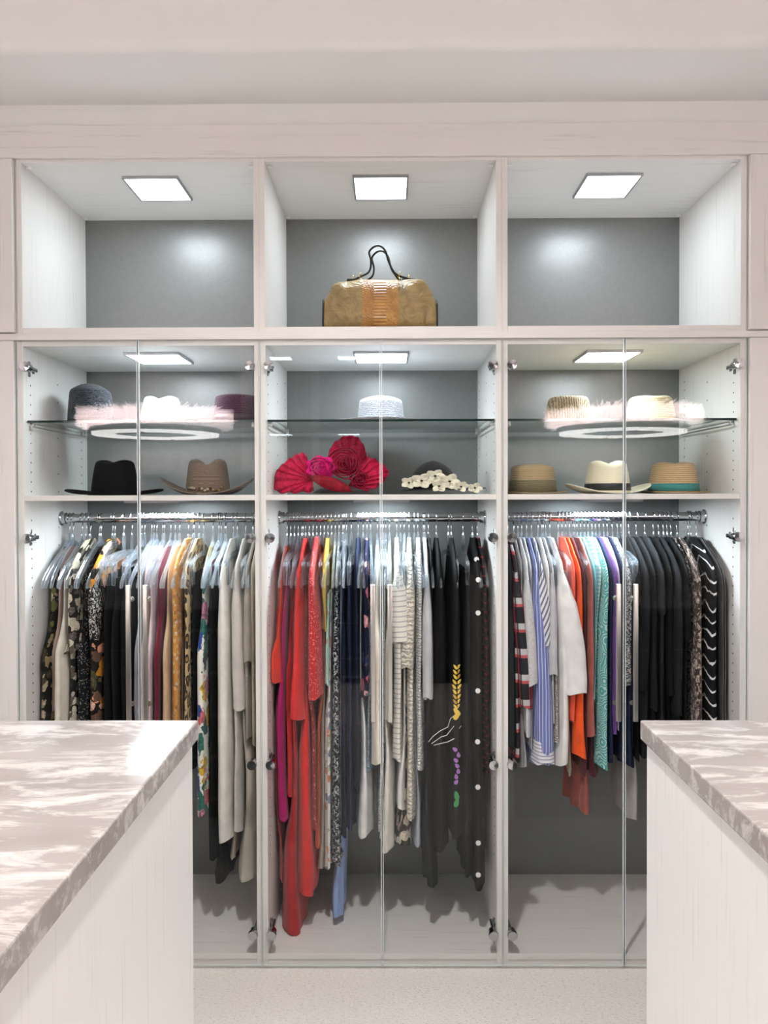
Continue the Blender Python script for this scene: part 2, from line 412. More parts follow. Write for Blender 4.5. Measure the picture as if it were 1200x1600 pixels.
for i, (a, b) in enumerate(BAYS):
    t = thing('glass_door_wardrobe', GC_LAB[i], 'wardrobe', (0, 0, 0), 0, 'glass door wardrobes along the back wall')
    holes = []
    for s, (p0, p1, face, sg) in enumerate(((a - PT, a, a, 1), (b, b + PT, b, -1))):
        sp = panel('side_panel', t, (p0, p1, YF, YB, 0.0, ZT1), M['wood_v'])
        hb = MB()
        for yy in (YF + 0.05, YF + 0.26, YF + 0.47):
            z = 0.35
            while z < 2.0:
                if not 1.50 < z < 1.56: hb.cyl((face - 0.0005 * sg, yy, z), (face + 0.0006 * sg, yy, z), 0.0028, 8)
                z += 0.032 if yy != YF + 0.26 else 0.064
        ho = hb.build('shelf_pin_holes', M['dark'], sp); ho['kind'] = 'stuff'
    panel('top_panel', t, (a, b, YF, YB, ZT1 - PT, ZT1), M['wood_h'])
    panel('bottom_panel', t, (a, b, YF, YB, Z3 - PT, Z3), M['wood_h'])
    panel('toe_board', t, (a, b, YF + 0.004, YF + 0.022, 0, Z3 - PT), M['wood_h'])
    panel('back_panel', t, (a - PT, b + PT, YB, YB + 0.012, 0, ZT1), M['grey'], 0)
    panel('fixed_shelf', t, (a, b, YF + 0.002, YB, Z2 - 0.0175, Z2), M['wood_h'])
    zg = UZ(655, YF + 0.02)
    gs = glass_box(MB(), a + 0.003, b - 0.003, YF + 0.02, YB - 0.03, zg - 0.0075, zg, 2).build('glass_shelf', [M['shelf_glass'], M['shelf_edge']], t)
    for fx, sg in ((a, 1), (b, -1)):
        br = MB(); br.cyl((fx + sg * 0.012, YF + 0.03, zg - 0.020), (fx + sg * 0.012, YB - 0.05, zg - 0.020), 0.0028, 10)
        for yy in (YF + 0.045, YB - 0.07):
            br.cyl((fx, yy, zg - 0.016), (fx + sg * 0.016, yy, zg - 0.016), 0.0045, 12); br.cyl((fx + sg * 0.012, yy, zg - 0.022), (fx + sg * 0.012, yy, zg - 0.0076), 0.004, 10)
        br.build('shelf_support', M['nickel'], gs, 'auto')
    rod = MB().tube([(a + 0.001, ROD_Y, ROD_Z), (b - 0.001, ROD_Y, ROD_Z)], ROD_R, 28, 1.0, 1.0).build('hanging_rod', M['chrome'], t, 'auto')
    for fx, sg in ((a, 1), (b, -1)):
        MB().lathe([(0.026, 0), (0.026, 0.004 * sg), (0.021, 0.007 * sg), (0.021, 0.02 * sg), (0.0167, 0.02 * sg)], (fx, ROD_Y, ROD_Z), 28, 'x').build('rod_flange', M['chrome'], rod, 'auto')
    # frameless doors
    mid = (a + b) / 2
    for s in (-1, 1):
        x0, x1 = (a - PT + 0.002, mid - 0.0018) if s < 0 else (mid + 0.0018, b + PT - 0.002)
        d = glass_box(MB(), x0, x1, YF - 0.008, YF - 0.002, ZDB, ZDT, 1).build('glass_door', [M['glass'], M['glass_edge']], t)
        ex0, ex1 = (x1 - 0.0026, x1) if s < 0 else (x0, x0 + 0.0026)
        MB().box(ex0, ex1, YF - 0.0088, YF - 0.0012, ZDB, ZDT).build('edge_seal', M['seal'], d)
        hx = (a + 0.012) if s < 0 else (b - 0.012)
        for py in HROW: hinge(d, hx, UZ(py, YF), s)
        px = mid + s * 0.0275
        zt, zb = UZ(913, YF - 0.03), UZ(1127, YF - 0.03)
        h = MB().box(px - 0.0075, px + 0.0075, YF - 0.040, YF - 0.030, zb, zt, 0.0015)
        for zz in (zb + 0.05, zt - 0.05):
            h.cyl((px, YF - 0.031, zz), (px, YF - 0.008, zz), 0.005, 12); h.cyl((px, YF - 0.002, zz), (px, YF + 0.003, zz), 0.008, 14)
        h.build('bar_pull', M['nickel'], d, 'auto')
# cabinet lights
for i, (a, b) in enumerate(BAYS):
    nm = ['the empty cubby above the black fedora', 'the cubby with the gold handbag', 'the empty cubby above the straw hats'][i]
    p0 = UP([185, 551, 916][i], [275, 273, 270][i], Z0); p1 = UP([298, 637, 978][i], [310, 308, 306][i], Z0)
    y0, y1 = p0.y, p1.y
    xc = [(UP(185, 275, Z0).x + UP(283, 275, Z0).x) / 2, (UP(551, 273, Z0).x + UP(638, 273, Z0).x) / 2, (UP(916, 270, Z0).x + UP(1006, 270, Z0).x) / 2][i]
    led_light((xc, (y0 + y1) / 2, Z0 - 0.0002), 0.19, y1 - y0, 'square light panel in the roof of ' + nm, 'square cabinet lights')
    nm2 = ['over the black fedora cabinet hats', 'over the white brimmed hat', 'over the ribbed tan fedora'][i]
    led_light((xc, (y0 + y1) / 2, ZT1 - PT - 0.0002), 0.19, y1 - y0, 'square light panel under the wardrobe top ' + nm2, 'square cabinet lights', LED_W)
    nm3 = ['over the cream and black garments', 'over the red and navy garments', 'over the striped and teal shirts'][i]
    led_light((xc, (y0 + y1) / 2, Z2 - 0.0177), 0.19, y1 - y0, 'square light panel under the hat shelf ' + nm3, 'square cabinet lights', LED_W * 1.9)

# neighbouring tall cabinets with slab doors
for s, lab in ((-1, 'tall pale wood cabinet beside the floral dress wardrobe'), (1, 'tall pale wood cabinet beside the pinstripe shirt wardrobe')):
    t = thing('tall_cabinet', lab, 'cabinet')
    xa = BAYS[0][0] - PT - 0.001 if s < 0 else BAYS[2][1] + PT + 0.001
    xb = xa + s * 1.2
    lo, hi = min(xa, xb), max(xa, xb)
    panel('body', t, (lo, hi, YF + 0.002, YB, 0, ZT1), M['wood_v']); panel('upper_body', t, (lo, hi, YF + 0.002, YB, ZT0, ZCB), M['wood_v'])
    for k in range(2):
        d0, d1 = xa + s * (0.003 + 0.6 * k), xa + s * (0.597 + 0.6 * k)
        lo, hi = min(d0, d1), max(d0, d1)
        panel('door', t, (lo, hi, YF - 0.018, YF + 0.001, 0.06, ZT1 - 0.003), M['wood_v'], 0.002)
        panel('upper_door', t, (lo, hi, YF - 0.018, YF + 0.001, ZT0 + 0.003, ZCB - 0.003), M['wood_v'], 0.002)

# ------------------------------------------------------------------ islands
ISY1, ISY0 = 1.6, -0.2
for s, px, lab, labt in ((-1, 310, 'pale wood island with drawers facing the beige garments', 'taupe veined stone countertop pointing at the beige garments'),
                         (1, 1000, 'pale wood island with drawers facing the black tops', 'taupe veined stone countertop pointing at the black tops')):
    p = U(px, 1125, ISY1); zt = p.z; xi = p.x; xo = xi + s * 1.6; th = 0.040
    lo, hi = min(xi, xo), max(xi, xo)
    MBc = MB().box(lo - (lo + hi) / 2, hi - (lo + hi) / 2, (ISY0 - ISY1) / 2, (ISY1 - ISY0) / 2, 0, th, 0.003)
    tag(MBc.build('stone_countertop', M['stone'], None, False, ((lo + hi) / 2, (ISY0 + ISY1) / 2, zt - th)), labt, 'countertop')
    t = thing('closet_island', lab, 'island')
    bx0, bx1 = lo + 0.010, hi - 0.010
    zb = zt - th - 0.0005
    MB().box(bx0 + 0.02, bx1 - 0.02, ISY0 + 0.03, ISY1 - 0.055, 0.0, zb).build('body', M['wood_v'], t)
    for q in (bx0, bx1 - 0.02): panel('end_panel', t, (q, q + 0.02, ISY0 + 0.012, ISY1 - 0.013, 0, zb), M['wood_v'])
    n = 5; zs = [0.10 + (zb - 0.10) * k / n for k in range(n + 1)]
    half = (bx1 - bx0 - 0.04) / 2
    for c in range(2):
        for k in range(n):
            x0, x1 = bx0 + 0.02 + c * half + 0.002, bx0 + 0.02 + (c + 1) * half - 0.002
            d = panel('drawer_front', t, (x0, x1, ISY1 - 0.054, ISY1 - 0.035, zs[k] + 0.002, zs[k + 1] - 0.002), M['grey_dark'], 0.002)
            xm, zm = (x0 + x1) / 2, (zs[k] + zs[k + 1]) / 2
            h = MB().box(xm - 0.12, xm + 0.12, ISY1 - 0.018, ISY1 - 0.008, zm - 0.006, zm + 0.006, 0.0015)
            for q in (-0.09, 0.09): h.cyl((xm + q, ISY1 - 0.036, zm), (xm + q, ISY1 - 0.014, zm), 0.004, 10)
            h.build('bar_pull', M['nickel'], d, 'auto')

# ------------------------------------------------------------------ open cabinet on the opposite wall (seen in the glass), dark closets added beside it
t = thing('open_wall_cabinet', 'lit open pale wood cabinet opposite the glass door wardrobes', 'cabinet', (-0.62, -1.25, 0))
ow = 0.57
for k in range(3): panel('side_panel', t, (-ow + k * ow - 0.009, -ow + k * ow + 0.009, -0.55, 0, 0, 2.74), M['wood_v'])
for k in range(2):
    for zz in (0.05, 1.533, 2.06, 2.70): panel('shelf', t, (-ow + k * ow + 0.009, k * ow - 0.009, -0.55, 0, zz, zz + 0.018), M['wood_h'])
panel('back_panel', t, (-ow - 0.009, ow + 0.009, -0.56, -0.55, 0, 2.74), M['grey'], 0)
for k in range(2):
    for j in range(5):
        d = panel('drawer_front', t, (-ow + k * ow + 0.011, k * ow - 0.011, -0.02, 0.0, 0.07 + j * 0.29, 0.355 + j * 0.29), M['grey_dark'], 0.002)
        MB().box(-ow / 2 + k * ow - ow / 2 + 0.2, -ow / 2 + k * ow + ow / 2 - 0.2, 0.001, 0.014, 0.205 + j * 0.29, 0.215 + j * 0.29, 0.0015).build('bar_pull', M['nickel'], d)
for x0, x1, lab in ((-2.85, -0.62 - ow - 0.011, 'added charcoal closet doors opposite the wardrobe with the black fedora'), (-0.62 + ow + 0.011, 2.85, 'added charcoal closet doors opposite the wardrobe with straw hats')):
    tc = thing('added_dark_closet', lab, 'closet', ((x0 + x1) / 2, -1.25, 0)); hw_ = (x1 - x0) / 2  # added out of view so the glass doors reflect something dark
    panel('body', tc, (-hw_, hw_, -0.56, -0.022, 0, 2.74), M['grey_dark']); nd_ = max(2, round(2 * hw_ / 0.5)); wd_ = 2 * hw_ / nd_
    for k in range(nd_):
        d = panel('door', tc, (-hw_ + k * wd_ + 0.002, -hw_ + (k + 1) * wd_ - 0.002, -0.02, 0, 0.06, 2.73), M['grey_dark'], 0.002)
        xx = -hw_ + k * wd_ + (0.05 if k % 2 else wd_ - 0.05)
        MB().box(xx - 0.006, xx + 0.006, 0.001, 0.018, 0.95, 1.35, 0.0015).build('bar_pull', M['nickel'], d)
for k in range(2):
    for j, zz in enumerate((1.533, 2.06, 2.70)):
        led_light((-0.62 - ow / 2 + k * ow, -1.47, zz - 0.0005), 0.19, 0.17, 'square light over the %s opening, bay beside the added closet opposite the %s' % (('lowest', 'middle', 'topmost')[j], ('black fedora', 'straw hats')[k]), 'square lights of the opposite cabinet', LED_W, '_%s_%s_offscreen' % (('left', 'right')[k], ('low', 'middle', 'top')[j]))

# ------------------------------------------------------------------ fabrics
def fco(nt, scale=(1, 1, 1)):
    t = nd(nt, 'ShaderNodeAttribute', attribute_name='cloth')
    return nd(nt, 'ShaderNodeMapping', {'Vector': t.outputs['Vector'], 'Scale': scale}).outputs[0]
def fabric(name, col, rough=0.85, sheen=0.25, pat=None, weave=900, wb=0.12, metal=0.0):
    m, nt, b = new_mat(name)
    lum = max(col)
    setb(b, col, rough, metal, 0.12 if lum < 0.07 else 0.3, 0.0 if lum < 0.07 else sheen * 0.6)
    if pat:
        res = pat(nt, b)
        if res is not None: nt.links.new(res, b.inputs['Base Color'])
    else:
        n = nd(nt, 'ShaderNodeTexNoise', {'Vector': fco(nt), 'Scale': 22, 'Detail': 3})
        nt.links.new(ramp(nt, n.outputs[0], [(0.3, [q * 0.86 for q in col]), (0.7, [min(1, q * 1.06) for q in col])]), b.inputs['Base Color'])
    if not b.inputs['Normal'].is_linked:
        if lum > 0.07:
            n = nd(nt, 'ShaderNodeTexNoise', {'Vector': fco(nt), 'Scale': 320, 'Detail': 2})
            bump(nt, b, n.outputs[0], 0.08, 0.001)
    return m
def stripes(axis, period, duty, ca, cb, wob=0.0):
    def f(nt, b):
        v = fco(nt)
        if wob:
            n = nd(nt, 'ShaderNodeTexNoise', {'Vector': v, 'Scale': 14, 'Detail': 2})
            v = nd(nt, 'ShaderNodeVectorMath', {0: v, 1: nd(nt, 'ShaderNodeVectorMath', {0: n.outputs['Color'], 1: (wob, wob, wob)}, operation='MULTIPLY').outputs[0]}, operation='ADD').outputs[0]
        d = nd(nt, 'ShaderNodeVectorMath', {0: v, 1: axis}, operation='DOT_PRODUCT').outputs['Value']
        fr = math_(nt, 'FRACT', math_(nt, 'ADD', math_(nt, 'DIVIDE', d, period), 100.0))
        return mixc(nt, math_(nt, 'LESS_THAN', fr, duty), ca, cb)
    return f
def plaid(nt, b):
    v = fco(nt); out = (0.03, 0.03, 0.035)
    for ax, per, du, colr in (((0, 0, 1), 0.085, 0.36, (0.62, 0.60, 0.60)), ((1, 0, 0), 0.05, 0.3, (0.45, 0.05, 0.06)), ((0, 0, 1), 0.085, 0.12, (0.5, 0.03, 0.04)), ((1, 0, 0), 0.035, 0.2, (0.02, 0.02, 0.03))):
        d = nd(nt, 'ShaderNodeVectorMath', {0: v, 1: ax}, operation='DOT_PRODUCT').outputs['Value']
        fr = math_(nt, 'FRACT', math_(nt, 'ADD', math_(nt, 'DIVIDE', d, per), 100.3))
        out = mixc(nt, math_(nt, 'MULTIPLY', math_(nt, 'LESS_THAN', fr, du), 0.85), out, colr)
    return out
def floral(base, cols, scale, thr=0.42, dist=0.5, zs=1.0):
    def f(nt, b):
        v = fco(nt, (1, 1, zs))
        n = nd(nt, 'ShaderNodeTexNoise', {'Vector': v, 'Scale': scale * 1.6, 'Detail': 3})
        dv = nd(nt, 'ShaderNodeVectorMath', {0: v, 1: nd(nt, 'ShaderNodeVectorMath', {0: n.outputs['Color'], 1: (dist / scale,) * 3}, operation='MULTIPLY').outputs[0]}, operation='ADD').outputs[0]
        vo = nd(nt, 'ShaderNodeTexVoronoi', {'Vector': dv, 'Scale': scale})
        pick = nd(nt, 'ShaderNodeSeparateColor', {0: vo.outputs['Color']}).outputs[0]
        col = ramp(nt, pick, [(k / len(cols), c) for k, c in enumerate(cols)], 'CONSTANT')
        n2 = nd(nt, 'ShaderNodeTexNoise', {'Vector': v, 'Scale': scale * 4, 'Detail': 4})
        col = mixc(nt, math_(nt, 'MULTIPLY', math_(nt, 'GREATER_THAN', n2.outputs[0], 0.56), 0.55), col, [q * 0.35 for q in cols[0]])
        return mixc(nt, math_(nt, 'LESS_THAN', vo.outputs['Distance'], thr), base, col)
    return f
def leopard(base, spot, ring, scale=42, rmin=0.26, rmax=0.5):
    def f(nt, b):
        v = fco(nt, (1, 1, 0.75))
        n = nd(nt, 'ShaderNodeTexNoise', {'Vector': v, 'Scale': scale * 1.2, 'Detail': 2})
        dv = nd(nt, 'ShaderNodeVectorMath', {0: v, 1: nd(nt, 'ShaderNodeVectorMath', {0: n.outputs['Color'], 1: (0.7 / scale,) * 3}, operation='MULTIPLY').outputs[0]}, operation='ADD').outputs[0]
        vo = nd(nt, 'ShaderNodeTexVoronoi', {'Vector': dv, 'Scale': scale})
        d = vo.outputs['Distance']
        c = mixc(nt, math_(nt, 'LESS_THAN', d, rmax), base, ring)
        return mixc(nt, math_(nt, 'LESS_THAN', d, rmin), c, spot)
    return f
def scribble(base, cols, scale=60, thr=0.55, st=(1, 1, 1)):
    def f(nt, b):
        n = nd(nt, 'ShaderNodeTexNoise', {'Vector': fco(nt, st), 'Scale': scale, 'Detail': 4, 'Roughness': 0.65, 'Distortion': 1.2})
        return ramp(nt, n.outputs[0], [(0, base), (thr - 0.02, base), (thr, cols[0]), (thr + 0.09, cols[-1])])
    return f
def ringsp(base, line, scale=30):
    def f(nt, b):
        vo = nd(nt, 'ShaderNodeTexVoronoi', {'Vector': fco(nt), 'Scale': scale})
        fr = math_(nt, 'FRACT', math_(nt, 'MULTIPLY', vo.outputs['Distance'], 6.5))
        return mixc(nt, math_(nt, 'LESS_THAN', fr, 0.33), base, line)
    return f
def sequin(col, lo=0.55):
    def f(nt, b):
        vo = nd(nt, 'ShaderNodeTexVoronoi', {'Vector': fco(nt), 'Scale': 330})
        sp = nd(nt, 'ShaderNodeSeparateColor', {0: vo.outputs['Color']})
        bump(nt, b, sp.outputs[0], 0.5, 0.003)
        g = math_(nt, 'GREATER_THAN', sp.outputs[1], 0.9)  # sparkle put into the colour: scattered sequins painted brighter
        return mixc(nt, g, col, [min(1, q * 3 + 0.25) for q in col])
    return f
def knit(col, scale=160, amt=0.8):
    def f(nt, b):
        wv = nd(nt, 'ShaderNodeTexWave', {'Vector': fco(nt), 'Scale': scale / 6.3, 'Distortion': 6, 'Detail': 2, 'Detail Scale': 3}, bands_direction='Z')
        bump(nt, b, wv.outputs['Fac'], amt, 0.004)
        return ramp(nt, wv.outputs['Fac'], [(0, [q * 0.62 for q in col]), (0.6, col)])
    return f
def wavy(nt, b):      # white brush strokes on black
    v = fco(nt)
    n = nd(nt, 'ShaderNodeTexNoise', {'Vector': v, 'Scale': 16, 'Detail': 3})
    s_ = nd(nt, 'ShaderNodeSeparateXYZ', {0: v})
    zz = math_(nt, 'ADD', math_(nt, 'DIVIDE', s_.outputs[2], 0.046), math_(nt, 'MULTIPLY', n.outputs[0], 1.1))
    zz = math_(nt, 'ADD', zz, math_(nt, 'MULTIPLY', math_(nt, 'ABSOLUTE', math_(nt, 'SUBTRACT', math_(nt, 'FRACT', math_(nt, 'MULTIPLY', s_.outputs[0], 9.0)), 0.5)), -1.2))
    fr = math_(nt, 'FRACT', math_(nt, 'ADD', zz, 100.0))
    return mixc(nt, math_(nt, 'LESS_THAN', fr, 0.15), (0.012, 0.012, 0.014), (0.78, 0.78, 0.8))
F = {}
def FB(key, *a, **k): F[key] = fabric('fabric_' + key, *a, **k)
BLK = (0.007, 0.007, 0.0075)
FB('black', BLK); FB('black2', (0.010, 0.0105, 0.0115), 0.7); FB('charcoal', (0.015, 0.016, 0.018)); FB('charcoal2', (0.022, 0.023, 0.026), 0.9)
FB('navy', (0.010, 0.014, 0.036)); FB('navy2', (0.018, 0.026, 0.062)); FB('cream', (0.74, 0.69, 0.60)); FB('offwhite', (0.80, 0.77, 0.72), 0.6)
FB('white', (0.84, 0.83, 0.82)); FB('ivory', (0.80, 0.75, 0.65)); FB('beige', (0.52, 0.47, 0.40), 0.5); FB('silk', (0.60, 0.565, 0.52), 0.38)
FB('taupe', (0.38, 0.33, 0.28), 0.4); FB('khaki', (0.47, 0.41, 0.31)); FB('palepink', (0.70, 0.50, 0.46)); FB('dustypink', (0.60, 0.46, 0.47)); FB('mauve', (0.66, 0.53, 0.55))
FB('lavgrey', (0.34, 0.33, 0.36)); FB('burgundy', (0.17, 0.010, 0.028)); FB('wine', (0.10, 0.012, 0.02)); FB('camel', (0.56, 0.39, 0.25)); FB('brown', (0.20, 0.10, 0.045))
FB('coralred', (0.72, 0.06, 0.035)); FB('red', (0.58, 0.016, 0.022)); FB('crimson', (0.44, 0.012, 0.016)); FB('scarlet', (0.68, 0.024, 0.022)); FB('magenta', (0.44, 0.010, 0.15)); FB('orange', (0.88, 0.10, 0.012)); FB('darkorange', (0.62, 0.085, 0.015))
FB('coral', (0.84, 0.11, 0.055)); FB('rose', (0.37, 0.105, 0.09), 0.5); FB('mustard', (0.50, 0.33, 0.03)); FB('sky', (0.30, 0.42, 0.76), 0.6); FB('palesky', (0.50, 0.55, 0.64)); FB('cyan', (0.20, 0.62, 0.66)); FB('blue', (0.13, 0.22, 0.42))
FB('purple', (0.13, 0.045, 0.25)); FB('lilac', (0.48, 0.36, 0.54)); FB('greymarl', (0.52, 0.52, 0.53), pat=scribble((0.48, 0.48, 0.49), [(0.62, 0.62, 0.63)], 260, 0.5)); FB('lightgrey', (0.52, 0.53, 0.55)); FB('sage', (0.57, 0.56, 0.49)); FB('scarf', (0.46, 0.44, 0.42), 0.5)
FB('floral_olive', BLK, pat=floral((0.015, 0.014, 0.012), [(0.30, 0.24, 0.13), (0.12, 0.14, 0.04), (0.42, 0.34, 0.24), (0.05, 0.04, 0.03)], 30, 0.52, 0.9))
FB('floral_cream', BLK, pat=floral((0.02, 0.018, 0.017), [(0.66, 0.60, 0.47), (0.46, 0.41, 0.32), (0.10, 0.08, 0.07), (0.58, 0.5, 0.38)], 34, 0.56, 1.0))
FB('floral_peach', BLK, pat=floral((0.014, 0.012, 0.012), [(0.80, 0.34, 0.20), (0.60, 0.24, 0.02), (0.05, 0.06, 0.03), (0.72, 0.46, 0.36), (0.12, 0.07, 0.05)], 24, 0.56, 1.0))
FB('sequin_black', BLK, 0.3, pat=sequin((0.012, 0.012, 0.014)))
FB('orange_floral', (0.5, 0.25, 0.05), pat=floral((0.60, 0.28, 0.06), [(0.74, 0.60, 0.46), (0.40, 0.15, 0.03), (0.80, 0.50, 0.22)], 58, 0.4))
FB('leopard', (0.5, 0.35, 0.15), pat=leopard((0.55, 0.40, 0.20), (0.30, 0.17, 0.06), (0.03, 0.02, 0.015), 40))
FB('multi', (0.7, 0.7, 0.6), pat=floral((0.76, 0.75, 0.68), [(0.02, 0.10, 0.10), (0.66, 0.42, 0.03), (0.02, 0.06, 0.30), (0.62, 0.14, 0.16), (0.55, 0.22, 0.34), (0.03, 0.16, 0.13), (0.03, 0.04, 0.08)], 24, 0.6, 1.4, 0.7))
FB('lace_cream', (0.72, 0.66, 0.55), pat=knit((0.76, 0.70, 0.60), 240, 0.9)); FB('cable', (0.74, 0.68, 0.58), pat=knit((0.78, 0.72, 0.62), 130, 1.0))
FB('lace_grey', (0.62, 0.62, 0.61), pat=knit((0.68, 0.68, 0.67), 200, 0.9)); FB('lace_blue', (0.3, 0.4, 0.55), pat=knit((0.34, 0.46, 0.60), 170, 1.0))
FB('sequin_red', (0.55, 0.02, 0.02), 0.42, pat=sequin((0.50, 0.016, 0.018))); FB('sequin_wine', (0.3, 0.01, 0.015), 0.42, pat=sequin((0.30, 0.012, 0.014)))
FB('red_print', (0.4, 0.02, 0.02), pat=scribble((0.50, 0.02, 0.02), [(0.10, 0.01, 0.01)], 70, 0.58))
FB('aqua_floral', (0.4, 0.6, 0.55), pat=floral((0.42, 0.64, 0.58), [(0.74, 0.70, 0.62), (0.20, 0.14, 0.12), (0.62, 0.24, 0.18)], 30, 0.3))
FB('peach_floral', (0.7, 0.66, 0.6), pat=floral((0.72, 0.72, 0.70), [(0.68, 0.22, 0.12), (0.40, 0.50, 0.30), (0.74, 0.40, 0.28), (0.2, 0.25, 0.36)], 32, 0.42))
FB('lace_bw', BLK, pat=scribble((0.012, 0.012, 0.02), [(0.5, 0.5, 0.52)], 95, 0.545)); FB('navy_floral', (0.01, 0.01, 0.04), pat=floral((0.010, 0.012, 0.035), [(0.70, 0.36, 0.36), (0.74, 0.62, 0.56), (0.5, 0.12, 0.18), (0.02, 0.03, 0.08)], 19, 0.42))
FB('white_floral', (0.7, 0.66, 0.6), pat=floral((0.03, 0.025, 0.02), [(0.74, 0.70, 0.61), (0.70, 0.60, 0.48), (0.76, 0.72, 0.66), (0.60, 0.46, 0.36)], 26, 0.52))
FB('stripe_tee', (0.7, 0.68, 0.64), pat=stripes((0.12, 0, 1), 0.017, 0.22, (0.76, 0.73, 0.67), (0.42, 0.41, 0.41), 0.008))
FB('red_stripe', BLK, pat=stripes((0, 0, 1), 0.030, 0.16, (0.011, 0.010, 0.011), (0.22, 0.02, 0.02), 0.01))
FB('plaid', BLK, pat=plaid); FB('pin_grey', (0.4, 0.41, 0.43), pat=stripes((1, 0, 0), 0.008, 0.35, (0.52, 0.53, 0.55), (0.16, 0.17, 0.2)))
FB('pin_white', (0.6, 0.6, 0.6), pat=stripes((1, 0, 0.05), 0.012, 0.25, (0.66, 0.66, 0.67), (0.2, 0.21, 0.25)))
FB('blue_stripe', (0.2, 0.25, 0.5), pat=stripes((1, 0, 0.03), 0.0110, 0.24, (0.15, 0.19, 0.46), (0.58, 0.61, 0.74)))
FB('cuff_stripe', (0.7, 0.7, 0.72), pat=stripes((0, 0, 1), 0.012, 0.25, (0.78, 0.78, 0.8), (0.22, 0.26, 0.44)))
FB('wide_stripe', (0.7, 0.7, 0.72), pat=stripes((0.9, 0, 0.45), 0.0135, 0.42, (0.74, 0.73, 0.73), (0.15, 0.17, 0.28)))
FB('cyan_stripe', (0.4, 0.6, 0.6), pat=stripes((0.1, 0, 1), 0.013, 0.5, (0.32, 0.50, 0.50), (0.66, 0.66, 0.62)))
FB('teal', (0.1, 0.4, 0.4), pat=ringsp((0.085, 0.37, 0.36), (0.48, 0.68, 0.63), 22))
FB('tweed', (0.3, 0.3, 0.3), pat=scribble((0.02, 0.02, 0.022), [(0.72, 0.70, 0.70)], 190, 0.54))
FB('animal', (0.2, 0.15, 0.13), pat=scribble((0.045, 0.03, 0.026), [(0.16, 0.11, 0.095), (0.52, 0.45, 0.39)], 75, 0.52, (1, 1, 0.7)))
FB('pinstripe', BLK, pat=stripes((1, 0, 0), 0.0085, 0.16, (0.012, 0.012, 0.014), (0.46, 0.46, 0.46))); FB('wave', BLK, pat=wavy)
FB('spot_bw', BLK, pat=scribble((0.015, 0.014, 0.014), [(0.62, 0.60, 0.57)], 120, 0.56))
M['embroid_y'] = plain('yellow_thread', (0.72, 0.50, 0.06), 0.6); M['embroid_p'] = plain('purple_thread', (0.36, 0.16, 0.50), 0.6); M['embroid_g'] = plain('green_thread', (0.05, 0.30, 0.10), 0.6)
M['embroid_o'] = plain('ochre_thread', (0.50, 0.27, 0.03), 0.6); M['embroid_w'] = plain('white_thread', (0.7, 0.7, 0.7), 0.6); M['dot'] = plain('white_dot_print', (0.82, 0.80, 0.78), 0.7)

# ------------------------------------------------------------------ hangers
ZN = ROD_Z - 0.100              # neck of a hanger, relative frame origin
def make_hanger(kind):
    t = thing('clothes_hanger', 'clear plastic hanger', 'hanger')
    pts = [(0, 0, 0.018), (0, 0.001, 0.062)]
    for k in range(12):
        a = math.radians(-62 + 262 * k / 11)
        pts.append((0, 0.0195 * math.cos(a) * 1.0, 0.100 + 0.0195 * math.sin(a)))
    MB().tube(pts, 0.0017, 7, up=(1, 0, 0)).build('hook', M['chrome'], t, True)
    mb = MB()
    if kind != 1:
        q_ = 1.0 if kind == 0 else 0.80
        for s in (-1, 1):
            p = smooth_path([(0, 0, 0.012), (0, s * 0.035 * q_, 0.0), (0, s * 0.10 * q_, -0.035), (0, s * 0.165 * q_, -0.075), (0, s * 0.205 * q_, -0.110), (0, s * 0.212 * q_, -0.130)], 3)
            mb.tube(p, [0.010] * 4 + [0.0095] * (len(p) - 6) + [0.009, 0.006], 8, 1.25, 0.46, up=(0, 0, 1))
        mb.tube([(0, 0, 0.046), (0, 0, 0.036), (0, 0, -0.006)], [0.0045, 0.009, 0.011], 8, 0.5, 1.0, up=(1, 0, 0))
        mb.tube([(0, -0.12, -0.062), (0, 0.12, -0.062)], 0.004, 6)
    else:
        mb.tube([(0, 0, 0.046), (0, 0, 0.034), (0, 0, -0.03)], [0.0045, 0.010, 0.010], 8, 0.5, 1.0, up=(1, 0, 0))
        mb.tube(smooth_path([(0, -0.175, -0.05), (0, -0.10, -0.032), (0, 0, -0.026), (0, 0.10, -0.032), (0, 0.175, -0.05)], 3), 0.009, 8, 1.2, 0.5)
        for s in (-1, 1):
            mb.box(-0.007, 0.007, s * 0.16 - 0.013, s * 0.16 + 0.013, -0.125, -0.045, 0.003)
    mb.build('clip_bar' if kind == 1 else 'shoulder_bar', M['clear'], t, 'auto')
    return t
HPROTO = [make_hanger(0), make_hanger(1), make_hanger(2)]; HUSED = [False, False, False]
def place_hanger(x, kind, label, group, rz):
    kind = int(kind)
    if kind == 0 and x > 0.37: kind = 2
    if HUSED[kind]: o = copy_tree(HPROTO[kind])
    else: o = HPROTO[kind]; HUSED[kind] = True
    o.location = (x, ROD_Y, ZN); o.rotation_euler = (0, 0, rz); o['label'] = label; o['group'] = group

